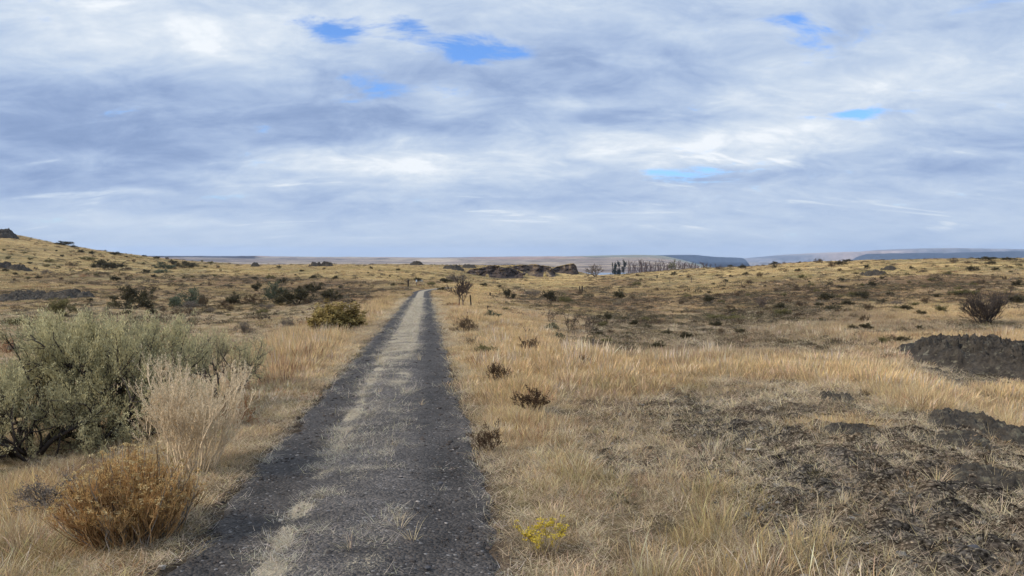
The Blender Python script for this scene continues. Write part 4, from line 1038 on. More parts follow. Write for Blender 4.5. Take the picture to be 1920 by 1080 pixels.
if PLANTS:
    big_sage('sagebrush', 301, 190, 800, 8.9, 2.1, 1.50, 'largest sagebrush, sprawling grey-green shrub at the left edge by the track', stems=17, nleaf=66, cols=SAGE, leaf=0.03)
    big_sage('sagebrush', 302, 45, 830, 8.2, 2.0, 1.06, 'lower grey-green sagebrush cut by the left edge, in front of the largest one', stems=18, nleaf=60, kids=(4, 4, 3), leaf=0.03, spread=1.4)
    big_sage('sagebrush', 303, 415, 715, 11.3, 1.2, 1.08, 'smaller sagebrush with bare dark twigs on its left side, behind the pale dead bush', stems=9, nleaf=30, kids=(4, 4, 3), leaf=0.034)
    x, y, z = gpt(245, 1000, 4.85)
    rabbitbrush('rabbitbrush', 311, (x, y, z), 0.71, 0.58, 'rounded orange-brown rabbitbrush with tan seed heads beside the near end of the track')
    x, y, z = place(625, 628)
    rabbitbrush('rabbitbrush', 312, (x, y, z), 92 / F * y, 60 / F * y, 'knobbly olive-yellow rabbitbrush on the left shoulder halfway along the track', n=150, stem=(0.09, 0.06, 0.04),
                leafc=((0.10, 0.072, 0.03), (0.17, 0.122, 0.048)), head=((0.20, 0.145, 0.05), (0.44, 0.335, 0.13)), nh=0.6, hsize=0.032, per=26, nleaf=16, ball=0.5, dome=1.35)
    x, y, z = gpt(1020, 1030, 4.55)
    rabbitbrush('rabbitbrush', 313, (x, y, z), 0.30, 0.21, 'small rabbitbrush in bright yellow bloom in the grass right of the track', n=30, stem=(0.40, 0.31, 0.15),
                leafc=((0.40, 0.30, 0.10), (0.46, 0.36, 0.12)), head=((0.50, 0.36, 0.04), (0.60, 0.46, 0.07)), nh=0.35, hsize=0.038, per=16, nleaf=7, ball=0.2, dome=0.85)
    # pale dead bush: hundreds of upright whitish twigs
    prm = dict(kids=(4, 3, 3), wig=0.10, up=0.10, taper=0.6, wood=(0.64, 0.51, 0.35), short=0.60, fork=0.2, rmin=0.0022, **{'from': 0.2})
    out, tips, g = skeleton(321, 38, 0.46, 0.0070, 0.50, prm, 0.18)
    fl = sprays(tips, g, 20, 0.06, 0.018, 0.25, ((0.60, 0.47, 0.30), (0.76, 0.63, 0.44)), spread=0.006, out=0.4)
    pr = assemble('dead_bush', [('branches', tubes(out, 3), M_STEM), ('seed_heads', fl, M_LEAF)])
    x, y, z = gpt(360, 868, 6.5)
    put_copy(pr, (x, y, z), (0.82 / pr['w'], 0.82 / pr['w'], 1.0 / pr['h']), 0.6, 'pale leafless bush of upright whitish twigs between the orange rabbitbrush and the sagebrush', 'dead bush', name='dead_bush')
    shrub('rust', 448, 800, 70, 60, 'small rust-red dried plant beside the pale leafless bush', var=0)
    shrub('grey', 95, 965, 120, 75, 'low purplish-grey twiggy plant left of the orange rabbitbrush', var=1, name='twiggy_shrub')
# ------------------------------------------------------------------ shrubs one can point at, by where they stand in the photograph
SH = [
 ('seed', 930, 718, 46, 38, 'dark brown seedhead bush in straw right of the track, smaller of the dark pair', 0),
 ('seed', 998, 777, 66, 52, 'dark brown seedhead bush in straw right of the track, larger of the dark pair', 1),
 ('seed', 918, 848, 50, 58, 'sparse dark seedhead stalks in olive grass at the right edge of the track', 2),
 ('olive', 912, 668, 38, 20, 'low olive-grey bush in tall straw just right of the track', 0),
 ('brown', 870, 624, 60, 30, 'wide olive-brown bush on the right shoulder in front of the bare tree', 0),
 ('rust', 852, 578, 26, 12, 'low orange-brown bush around the foot of the bare tree', 1),
 ('seed', 993, 668, 44, 36, 'reddish-brown stalks in golden grass right of the low olive-grey bush', 1),
 ('seed', 1090, 690, 38, 24, 'wispy brown stalks at the near edge of the sunken field', 0),
 ('bluegreen', 1034, 622, 30, 18, 'grey-green sage at the foot of the leftmost dead shrub in the sunken field', 0),
 ('bluegreen', 1050, 638, 17, 16, 'small bluish-green sage below the dead shrubs', 1),
 ('dead', 1031, 607, 26, 28, 'leftmost of the three dead branching shrubs in the sunken field', 0),
 ('dead', 1068, 622, 34, 38, 'tallest of the three dead branching shrubs in the sunken field', 1),
 ('dead', 1101, 623, 36, 28, 'rightmost of the three dead shrubs, leaning away to the right', 2),
 ('dead', 886, 650, 16, 20, 'short dead forked stick in the straw below the olive-brown bush', 0),
 ('bluegreen', 926, 598, 28, 17, 'grey-green bush beyond the forked stick right of the track', 0),
 ('olive', 948, 585, 15, 9, 'small olive bush behind the grey-green bush right of the track', 1),
 ('dark', 953, 559, 22, 17, 'dark bush beside fallen dead branches, in the hollow right of the bare tree', 0),
 ('grey', 995, 556, 30, 14, 'grey twiggy bush between the two dark bushes of the hollow', 0),
 ('dark', 1033, 565, 18, 21, 'upright dark bush in the hollow left of the twin posts', 1),
 ('olive', 1057, 567, 32, 16, 'wide grey-olive bush right of the upright dark bush in the hollow', 2),
 ('brown', 1086, 553, 12, 8, 'dark little bush at the foot of the twin posts', 1),
 ('dark', 908, 537, 13, 6, 'small dark bush on the golden bench below the dark cliff', 2),
 ('dark', 936, 539, 12, 6, 'small dark bush on the golden bench, right-hand of two below the cliff', 3),
 ('dark', 829, 545, 17, 7, 'dark little bush at the bend of the track', 0),
 ('grey', 855, 530, 40, 20, 'large grey twiggy thicket behind the bare tree', 1),
 ('dark', 836, 530, 26, 9, 'green bush at the left foot of the grey thicket by the bend', 1),
 ('dark', 782, 529, 13, 9, 'dark bush behind the trail marker', 2),
 ('olive', 808, 536, 15, 8, 'yellow-olive bush at the far bend of the track', 0),
 # left basin
 ('dark', 248, 580, 52, 38, 'dark pointed sagebrush just above the top of the largest sagebrush', 0),
 ('olive', 116, 594, 46, 30, 'round dark olive bush on the pale flat left of the largest sagebrush', 1),
 ('bluegreen', 350, 576, 52, 30, 'spreading dark blue-green bush right of the pointed sagebrush', 0),
 ('grey', 356, 581, 36, 16, 'rounded grey bush in front of the spreading blue-green bush', 2),
 ('brown', 381, 578, 22, 22, 'brown ragged bush on the right side of the rounded grey bush', 2),
 ('dark', 480, 546, 23, 16, 'compact dark bush standing alone behind the dark row in the left basin', 3),
 ('bluegreen', 516, 566, 30, 33, 'tallest grey-green bush of the dark row in the left basin', 1),
 ('dark', 558, 570, 62, 28, 'widest dark bush of the row in the left basin', 0),
 ('dark', 583, 550, 25, 17, 'dark round bush behind the right end of the widest dark bush', 1),
 ('dark', 620, 565, 30, 20, 'dark bush at the right end of the row, behind the knobbly rabbitbrush', 2),
 ('dark', 437, 573, 26, 22, 'dark ragged bush at the left end of the row in the left basin', 3),
 ('brown', 470, 572, 37, 20, 'wide brown-black bush next to the ragged one at the left of the row', 3),
 ('dark', 531, 532, 18, 10, 'small dark bush on open straw ground behind the tallest bush of the row', 0),
 ('olive', 506, 523, 16, 9, 'faint olive bush high on the straw ground above the row', 2),
 ('dark', 586, 523, 12, 6, 'tiny dark bush on the far straw ground above the right of the row', 1),
 ('brown', 418, 579, 24, 15, 'brown bush between the blue-green bush and the dark row', 0),
 ('grey', 394, 586, 18, 9, 'low grey-brown bush left of two in front of the ragged brown bush', 0),
 ('brown', 430, 583, 17, 10, 'low brown bush just below the left end of the dark row', 1),
 ('grey', 500, 580, 28, 10, 'low grey bush on the near side of the dark row', 1),
 ('olive', 491, 588, 20, 7, 'flat olive plant on the pale ground before the dark row', 0),
 ('brown', 358, 592, 24, 11, 'brown bush just beyond the right top of the largest sagebrush', 2),
 ('brown', 333, 592, 20, 10, 'brown bush beyond the top of the largest sagebrush, left of a similar one', 3),
 ('brown', 308, 586, 16, 9, 'small brown bush right behind the crown of the largest sagebrush', 0),
 ('grey', 460, 627, 30, 27, 'grey-brown twiggy bush right of the smaller sagebrush', 2),
 ('grey', 538, 614, 28, 19, 'purplish twiggy bush in yellow grass left of the knobbly rabbitbrush', 0),
 ('rust', 12, 664, 40, 32, 'orange-brown bush at the left edge above the lower sagebrush', 0),
 ('grey', 36, 664, 40, 24, 'purplish-grey bush beside the orange-brown one at the left edge', 1),
 ('brown', 72, 620, 52, 19, 'low dark brown bush on pale ground near the left edge', 2),
 ('olive', 34, 612, 34, 17, 'yellow-green bush near the left edge behind the low dark brown one', 1),
 ('dark', 215, 527, 17, 10, 'black-green bush with a knob on top on the pale band of the left slope', 3),
 ('rust', 155, 520, 12, 6, 'reddish dark clump on the pale band of the left slope', 1),
 ('dark', 190, 503, 24, 14, 'blue-green bush, left half of the dark patch on the left hillside', 0),
 ('dark', 207, 506, 26, 13, 'purple-brown bush, right half of the dark patch on the left hillside', 1),
 ('brown', 136, 500, 19, 8, 'brown bush on the left hillside left of the dark patch', 3),
 ('olive', 93, 492, 17, 7, 'olive bush on the left hillside beneath the rocky top', 2),
 ('olive', 165, 489, 22, 7, 'olive bush on the upper left hillside above the dark patch', 0),
 ('brown', 238, 508, 22, 7, 'brown bush on the left hillside right of the dark patch', 0),
 ('bluegreen', 310, 504, 28, 11, 'upper grey-green bush of the cluster where the left hillside runs out', 0),
 ('bluegreen', 301, 513, 24, 8, 'lower grey-green bush of the cluster where the left hillside runs out', 1),
 ('dark', 350, 503, 30, 10, 'dark green bush right of the cluster where the left hillside runs out', 2),
 ('dark', 325, 496, 20, 8, 'dark green bush topping the cluster where the left hillside runs out', 3),
 ('grey', 87, 514, 18, 8, 'grey bush low on the left hillside above the dark ledges', 0),
 ('dark', 273, 512, 15, 6, 'dark flat bush left of the cluster where the left hillside runs out', 0),
 ('dark', 213, 563, 14, 7, 'small dark bush left of the pointed sagebrush top', 1),
 ('brown', 287, 563, 14, 7, 'small brown bush right of the pointed sagebrush top', 1),
 ('dark', 218, 479, 16, 6, 'dark bush on the skyline where the left hill runs down', 2),
 ('dark', 138, 465, 10, 5, 'small bush on the skyline halfway down the left hill', 3),
 ('dark', 118, 460, 30, 7, 'dark bushes merging on the skyline of the left hill below its rocky top', 0),
 # right field
 ('fan', 1846, 608, 70, 64, 'big leafless grey bush fanning up from the grass at the right edge', 0),
 ('bare', 1429, 576, 26, 19, 'leafless reddish bush alone in the middle of the right field', 0),
 ('dark', 1161, 561, 22, 16, 'dark bush with one bare branch on the far side of the sunken field', 1),
 ('brown', 1277, 571, 11, 9, 'small brown bush on the golden slope of the right field', 1),
 ('olive', 1288, 558, 13, 6, 'olive bush just above a small brown one on the right slope', 0),
 ('brown', 1184, 585, 15, 6, 'low brown bush in the middle of the sunken field', 2),
 ('dark', 1249, 628, 28, 11, 'dark flat bush at the near side of the sunken field', 3),
 ('dark', 1320, 624, 22, 7, 'dark flat bush right of a similar one at the near side of the sunken field', 0),
 ('olive', 1343, 600, 34, 11, 'wide dark olive bush in the grey part of the right field', 1),
 ('olive', 1378, 602, 38, 15, 'rounded olive bush right of the wide dark olive one', 2),
 ('brown', 1232, 609, 22, 9, 'rusty brown bush in the grey part of the sunken field', 3),
 ('brown', 1145, 626, 18, 9, 'brown bush just beyond the thin steel post', 0),
 ('dark', 1229, 656, 28, 15, 'dark ragged bush in front of the grey part of the sunken field', 1),
 ('olive', 1469, 592, 30, 14, 'grey-olive bush right of the leafless reddish bush', 0),
 ('dark', 1560, 583, 22, 10, 'compact dark bush at the edge of pale grass in the right field', 2),
 ('olive', 1470, 619, 22, 11, 'grey-green bush below the grey-olive one in the right field', 1),
 ('dark', 1653, 568, 18, 8, 'small dark bush in mid right field left of a purplish one', 3),
 ('grey', 1680, 573, 22, 11, 'purplish twiggy bush in the mid right field', 1),
 ('olive', 1824, 536, 15, 8, 'round olive bush, left one of a pair above the big leafless grey bush', 2),
 ('brown', 1840, 534, 13, 11, 'taller brown bush, right one of a pair above the big leafless grey bush', 1),
 ('dark', 1908, 536, 22, 10, 'dark bush at the right edge high on the slope', 0),
 ('dark', 1904, 568, 34, 15, 'dark bush at the right edge just above the big leafless grey bush', 1),
 ('olive', 1806, 554, 44, 11, 'low olive bush left of the top of the big leafless grey bush', 0),
 ('dark', 1850, 488, 26, 7, 'long dark bush on the right skyline', 2),
 ('dark', 1890, 488, 30, 6, 'dark low bushes on the skyline near the right edge', 3),
 ('dark', 1590, 491, 22, 5, 'flat dark bush on the skyline left of the dark blue cliffs', 0),
]
if PLANTS:
    for k, px, py, w, h, lab, var in SH:
        shrub(k, px, py, w, h, lab, var=var)

# small shrubs dotted over the slopes: every one its own object, alike within each patch of ground
REG = [  # kinds, count, polygon box (px0, py0, px1, py1), width range, label, group
 (('dark', 'brown', 'olive'), 60, (0, 470, 420, 530), (4, 12), 'small dark shrub dotting the straw-coloured left hillside', 'small shrubs on the left hillside'),
 (('brown', 'dark'), 36, (330, 500, 760, 548), (4, 11), 'small dark shrub speckling the straw flats beyond the left basin', 'small shrubs on the far left flats'),
 (('brown', 'grey', 'olive', 'dark'), 42, (150, 556, 700, 612), (7, 16), 'small brown shrub scattered on the pale floor of the left basin', 'small shrubs in the left basin'),
 (('dark', 'brown', 'olive'), 64, (1180, 515, 1920, 560), (5, 16), 'small dark shrub dotting the upper right slope', 'small shrubs on the upper right slope'),
 (('brown', 'olive', 'dark'), 60, (1110, 556, 1800, 650), (10, 28), 'low dark shrub in the greyish field right of the track', 'low shrubs in the right field'),
 (('dark', 'brown'), 26, (1330, 490, 1920, 512), (6, 18), 'tiny dark shrub along the crest of the right slope', 'shrubs along the right crest'),
]
if PLANTS:
    taken = [(s[1], s[2]) for s in SH]
    for kinds, n, (a, b, c, d), (w0, w1), lab, grp in REG:
        m = 0
        for _ in range(n * 6):
            if m >= n: break
            px, py = random.uniform(a, c), random.uniform(b, d)
            if any(abs(px - q[0]) < 16 and abs(py - q[1]) < 7 for q in taken): continue
            x, y, z = place(px, py)
            if y > 520 or y < 8 or abs(x - track_x(min(y, 118))) < 2.2: continue
            qx, qy = to_px(x, y, z)
            if abs(qy - py) > 3: continue
            taken.append((px, py)); m += 1
            ww = random.uniform(w0, w1) * random.uniform(0.7, 1.0)
            shrub(random.choice(kinds), px, py, ww, ww * random.uniform(0.45, 0.8), lab, grp, name='small_shrub')

# ------------------------------------------------------------------ bare tree by the track
def tree(name, seed, px, py, w, h, label, cat='bare tree', stems=3, kids=(3, 3, 3, 3), spread=0.5, wood=(0.10, 0.08, 0.068), ln=0.42, rad=0.035, sides=5, leaf=None, up=0.06, group=None, short=0.66, fork=0.42, tmix=0.4, crown=True, at=None, rmin=0.0035):
    prm = dict(kids=kids, wig=0.16, up=up, taper=0.6, wood=wood, short=short, fork=fork, rmin=rmin)
    out, tips, g = skeleton(seed, stems, ln, rad, spread, prm, 0.03)
    tr_, cr_ = out[:0], []
    big = rad * tmix
    tr_ = [o for o in out if o[1][0] > big]; cr_ = [o for o in out if o[1][0] <= big]
    parts = [('trunk', tubes(tr_, sides), M_WOOD)]
    c = tubes(cr_, 3)
    if leaf: parts.append(('branches', c, M_WOOD)); parts.append(('crown', sprays(tips, g, leaf[0], 0.05, leaf[1], 0.5, leaf[2], spread=leaf[3]), M_LEAF))
    else: parts.append(('crown', c, M_WOOD))
    pr = assemble(name, parts)
    x, y, z = at if at else place(px, py)
    return put_copy(pr, (x, y, z), (w / F * y / pr['w'],) * 2 + (h / F * y / pr['h'],), random.uniform(0, 6), label, cat, group, name), pr

if PLANTS:
    tree('bare_tree', 407, 866, 577, 40, 56, 'small leafless forked tree right of the track before the bend', rad=0.019, stems=2, wood=(0.13, 0.10, 0.085), spread=0.35, kids=(5, 5, 4, 3), rmin=0.0042, ln=0.42, fork=0.36, up=0.12, short=0.7)
    tree('bare_tree', 402, 1117, 519, 32, 24, 'lone round leafless tree in front of the lake', stems=6, spread=0.7, wood=(0.14, 0.11, 0.09), kids=(4, 4, 4), rmin=0.007)
    def gtree(px, d): x, y, _ = at_depth(px, 512, d); return (x, y, float(height(x, y)[0]))
    def tall(z, y, top): return CAMZ + (480 - top) / F * y - z       # metres from the ground up to a sight line
    # far grove beyond the right rise
    ever = [(1148, 800, 8, 493), (1155, 810, 7, 493), (1161.5, 790, 7, 490), (1168.5, 800, 9, 487)]
    evl = ['dark evergreen tree at the left end of the far grove by the lake', 'dark evergreen, second from the left in the far grove by the lake',
           'slim dark evergreen, third from the left in the far grove by the lake', 'tallest dark evergreen next to the bare trunks of the far grove']
    prs = []
    for i, (px, d, w, h) in enumerate(ever):
        prm = dict(kids=(10, 6), wig=0.05, up=0.14, taper=0.35, wood=(0.05, 0.045, 0.04), short=0.32, fork=0.5, rmin=0.006, **{'from': 0.12})
        out, tips, g = skeleton(420 + i, 1, 1.0, 0.03, 0.05, prm, 0.01)
        pr = assemble('evergreen_tree', [('trunk', tubes(out, 4), M_WOOD), ('crown', sprays(tips, g, 26, 0.07, 0.05, 0.5, ((0.018, 0.024, 0.018), (0.035, 0.042, 0.028)), spread=0.035), M_LEAF)])
        x, y, z = gtree(px, d)
        put_copy(pr, (x, y, z), (w / F * y / pr['w'],) * 2 + (tall(z, y, h) / pr['h'],), 0, evl[i], 'evergreen tree', 'dark evergreens of the far grove', 'evergreen_tree')
    pops = []
    for i in range(4):
        prm = dict(kids=(4, 5), wig=0.08, up=0.12, taper=0.5, wood=(0.115, 0.078, 0.07), short=0.45, fork=0.55, rmin=0.0095, **{'from': 0.25})
        out, tips, g = skeleton(440 + i, 2, 0.72, 0.02, 0.14, prm, 0.03)
        tr_ = [o for o in out if o[1][0] > 0.0135]; cr_ = [o for o in out if o[1][0] <= 0.0135]
        pops.append(assemble('poplar_tree', [('trunk', tubes(tr_, 4), M_WOOD), ('crown', tubes(cr_, 3), M_WOOD)]))
    px = 1177.0; i = 0
    while px < 1333:
        d = 790 + random.uniform(-40, 60); h = random.uniform(485, 497) + (2 if px > 1300 else 0)
        x, y, z = gtree(px, d); pr = pops[i % 4]
        put_copy(pr, (x, y, z), (random.uniform(7, 11) / F * y / pr['w'],) * 2 + (tall(z, y, h) / pr['h'],), random.uniform(0, 6), 'tall leafless tree in the row of bare trunks of the far grove', 'bare tree', 'bare trees of the far grove', 'poplar_tree')
        px += random.uniform(1.9, 3.5); i += 1
    for px, h, lab in ((1345, 493, 'short bare tree standing off the right end of the far grove, nearer to it'), (1351, 495, 'smallest bare tree, farthest off the right end of the far grove')):
        x, y, z = gtree(px, 800); pr = pops[i % 4]; i += 1
        put_copy(pr, (x, y, z), (5 / F * y / pr['w'],) * 2 + (tall(z, y, h) / pr['h'],), 1.0, lab, 'bare tree', None, 'poplar_tree')
    x, y, z = gtree(1262, 760)
    tree('leafy_tree', 460, 0, 0, 13, tall(z, y, 487) * F / y, 'single yellow-green tree amid the bare trunks of the far grove', 'tree', stems=2, kids=(5, 4), spread=0.2, ln=0.6, up=0.12, leaf=(22, 0.06, ((0.13, 0.13, 0.05), (0.20, 0.19, 0.08)), 0.03), at=(x, y, z))
    tree('bare_tree', 404, 1541, 494, 13, 11, 'small leafless tree on the right skyline', stems=3, kids=(3, 3, 3))

# ------------------------------------------------------------------ rocks and cliffs
M_BAS = rock_mat('basalt', (0.026, 0.022, 0.019), (0.110, 0.090, 0.068), (0.21, 0.19, 0.135), 6.0, 1.0)
M_BASF = rock_mat('basalt_far', (0.040, 0.030, 0.027), (0.125, 0.09, 0.07), (0.26, 0.19, 0.105), 0.22, 0.9)
M_KNOLL = rock_mat('knoll_rock', (0.045, 0.038, 0.032), (0.13, 0.108, 0.08), (0.21, 0.19, 0.13), 9.0, 0.9)
M_STONE = rock_mat('pale_stone', (0.28, 0.25, 0.21), (0.46, 0.42, 0.36), None, 14.0, 0.3)
M_GREYR = rock_mat('grey_stone', (0.075, 0.075, 0.085), (0.15, 0.145, 0.15), (0.20, 0.19, 0.16), 10.0)

def voro(x, y, seed, slab=0.0):
    """Blocky cells: height of each cell and distance to its border, for broken rock."""
    xi = np.floor(x).astype(int); yi = np.floor(y).astype(int)
    b1 = np.full(x.shape, 9.0); b2 = np.full(x.shape, 9.0); hid = np.zeros(x.shape); tl = np.zeros(x.shape)
    for i in (-1, 0, 1):
        for j in (-1, 0, 1):
            h = _P[_P[(xi + i + seed * 7) & 511] + ((yi + j) & 511)] & 511; h2 = _P[h + 61] & 511
            ox, oy = xi + i + h / 512 - x, yi + j + h2 / 512 - y; d = np.hypot(ox, oy)
            n = d < b1; b2 = np.where(n, b1, np.minimum(b2, d)); hid = np.where(n, (_P[h + 200] & 511) / 512, hid)
            tl = np.where(n, ox * ((_P[h + 300] & 511) / 256 - 1) + oy * ((_P[h + 400] & 511) / 256 - 1), tl); b1 = np.where(n, d, b1)
    return hid + slab * tl, b2 - b1

def outcrop(name, seed, px, py, w, dep, h, label, cell=0.35, n=120, mat=None, skew=0.0, rot=0.0):
    """Low broken lava outcrop: heightfield patch sunk into the slope; w, dep, h in metres."""
    t = np.linspace(-1, 1, n); A, B = np.meshgrid(t, t); A = A.ravel(); B = B.ravel()
    cx, cy, cz = place(px, py); c, s = math.cos(rot), math.sin(rot)
    lx, ly = A * w / 2, B * dep / 2; x = cx + lx * c - ly * s; y = cy + lx * s + ly * c
    rr = np.hypot(A, B) + 0.22 * fbm(A * 2, B * 2, 1.0, 3, seed)
    env = 1 - sstep(0.45, 1.0, rr)
    wx = 0.25 * cell * fbm(lx, ly, cell * 1.5, 3, seed + 4)
    hid, ed = voro((lx + wx) / cell + 100, (ly * 1.3 - wx) / cell + 100, seed, 1.1); hid2, ed2 = voro((lx + wx) / cell * 2.6 + 50, (ly + wx) / cell * 3.2 + 50, seed + 3, 1.2)
    hid3, ed3 = voro(lx / cell * 6.5 + 20, ly / cell * 7.5 + 70, seed + 6, 1.2)
    rel = 0.34 + 0.42 * fbm(lx, ly * 1.6, cell * 3.2, 3, seed + 5) + 0.30 * hid + 0.17 * hid2 + 0.17 * hid3 - 0.10 * (1 - np.clip(ed * 5, 0, 1)) - 0.05 * (1 - np.clip(ed2 * 4, 0, 1))
    rl = min(0.8 * h, 1.05 * cell); dome = (1 - np.clip(rr / 0.98, 0, 1) ** 2.2)
    z = height(x, y) + dome * (h - 0.55 * rl) * 0.75 + env * rl * rel - 0.18 * rl * sstep(0.75, 1.0, rr) - 0.03
    V = np.stack([x - cx, y - cy, z - cz], 1)
    i = np.arange(n - 1)[:, None] * n + np.arange(n - 1)[None, :]
    me = mesh_from(name, V, None, np.stack([i, i + 1, i + n + 1, i + n], -1).reshape(-1, 4), smooth=False)
    o = obj(name, me, mat or M_BAS); o.location = (cx, cy, cz)
    if cy < 60: BUSH.append((cx, cy, max(w, dep) * 0.40))
    return tag(o, label, 'rock outcrop')

def boulder(name, seed, px, py, wpx, label, mat, flat=0.6, cat='rock', up=0.25, group=None):
    x, y, z = place(px, py); s = wpx / F * y / 2
    V, T = stone(seed, 4, flat, 0.22, 8); V = V + 0.05 * np.stack([fbm(V[:, 1] * 3, V[:, 2] * 3, 1, 3, seed), fbm(V[:, 0] * 3, V[:, 2] * 3, 1, 3, seed + 1), fbm(V[:, 0] * 3, V[:, 1] * 3, 1, 3, seed + 2)], 1)
    me = mesh_from(name, V * s, T); o = obj(name, me, mat); o.location = (x, y, z + s * flat * up); o.rotation_euler = (0.1, 0.05, seed)
    return tag(o, label, cat, group)

def cliff(name, seed, prof, d0, label, slope=6.0, mat=None):
    """prof: (px, top py, foot py). A weathered basalt face with buttresses and a flat grassy back."""
    px = np.array([p[0] for p in prof], float); n = max(80, int((px[-1] - px[0]) * 2.2)); u = np.linspace(px[0], px[-1], n)
    tp = np.interp(u, px, [p[1] for p in prof]) ; ft = np.interp(u, px, [p[2] for p in prof])
    hx = (u - 960) / F * d0
    zt = CAMZ + (480 - tp) / F * d0; zf = CAMZ + (480 - ft) / F * d0 - 2.0
    zt = zt + 0.5 * fbm(hx, hx * 0, 5.0, 4, seed)
    m = 40; rows = []
    but = np.abs(fbm(hx, hx * 0 + 5, 14.0, 3, seed + 1)) * 9 + fbm(hx, hx * 0, 4.0, 3, seed + 2) * 1.6
    for k in np.linspace(0, 1, m):
        z = zf + (zt - zf) * k
        cone = (1 - sstep(0.0, 0.75, k))
        y = d0 + slope * (0.35 * sstep(0, 0.55, k) + 0.25 * k) + but * (0.35 + 0.65 * k) * 0.7 + fbm(hx * 1.0, z * 2.2, 2.4, 4, seed + 3) * 0.8 - cone * 3
        y = y + 1.0 * voro(hx / 1.7 + 80, z / 2.6 + 40, seed)[0]
        rows.append(np.stack([hx, y, z], 1))
    yb = rows[-1][:, 1]
    for q in (3, 9, 20): rows.append(np.stack([hx, yb + q, zt - 0.02 * q * q * 0.1 - 0.3 * fbm(hx, hx * 0 + q, 6, 2, seed)], 1))
    rows.append(np.stack([hx, yb + 30, zt - 6], 1))
    V = np.concatenate(rows); mm = len(rows)
    i = np.arange(mm - 1)[:, None] * n + np.arange(n - 1)[None, :]
    me = mesh_from(name, V - np.array((hx.mean(), d0, zf.min())), None, np.stack([i, i + 1, i + n + 1, i + n], -1).reshape(-1, 4), smooth=False)
    o = obj(name, me, mat or M_BASF); o.location = (hx.mean(), d0, zf.min())
    # grassy top and rubble apron
    m2 = bpy.data.materials.get('cliff_grass')
    if not m2:
        m2, nt, out = new_mat('cliff_grass'); tc = N(nt, 'ShaderNodeTexCoord').outputs['Object']; nn = noise_n(nt, tc, 0.5, 6, 0.7)
        b = N(nt, 'ShaderNodeBsdfDiffuse'); L(nt, mixc(nt, maprange(nt, nn.outputs[0], .35, .65), (0.13, 0.095, 0.055), (0.34, 0.25, 0.10)), b.inputs[0]); L(nt, b.outputs[0], out.inputs['Surface'])
    me.materials.append(m2)
    mi = np.zeros((mm - 1, n - 1), np.int32); mi[m - 2:] = 1
    uu = (u[:-1] + u[1:]) / 2; ap = fbm(uu, uu * 0, 16, 2, seed + 7)
    for r_ in range(int(m * 0.55)): mi[r_] = ((0.55 - r_ / m) * 1.4 + ap * 1.1 > 0.62).astype(np.int32)
    me.polygons.foreach_set('material_index', mi.ravel())
    return tag(o, label, 'cliff')

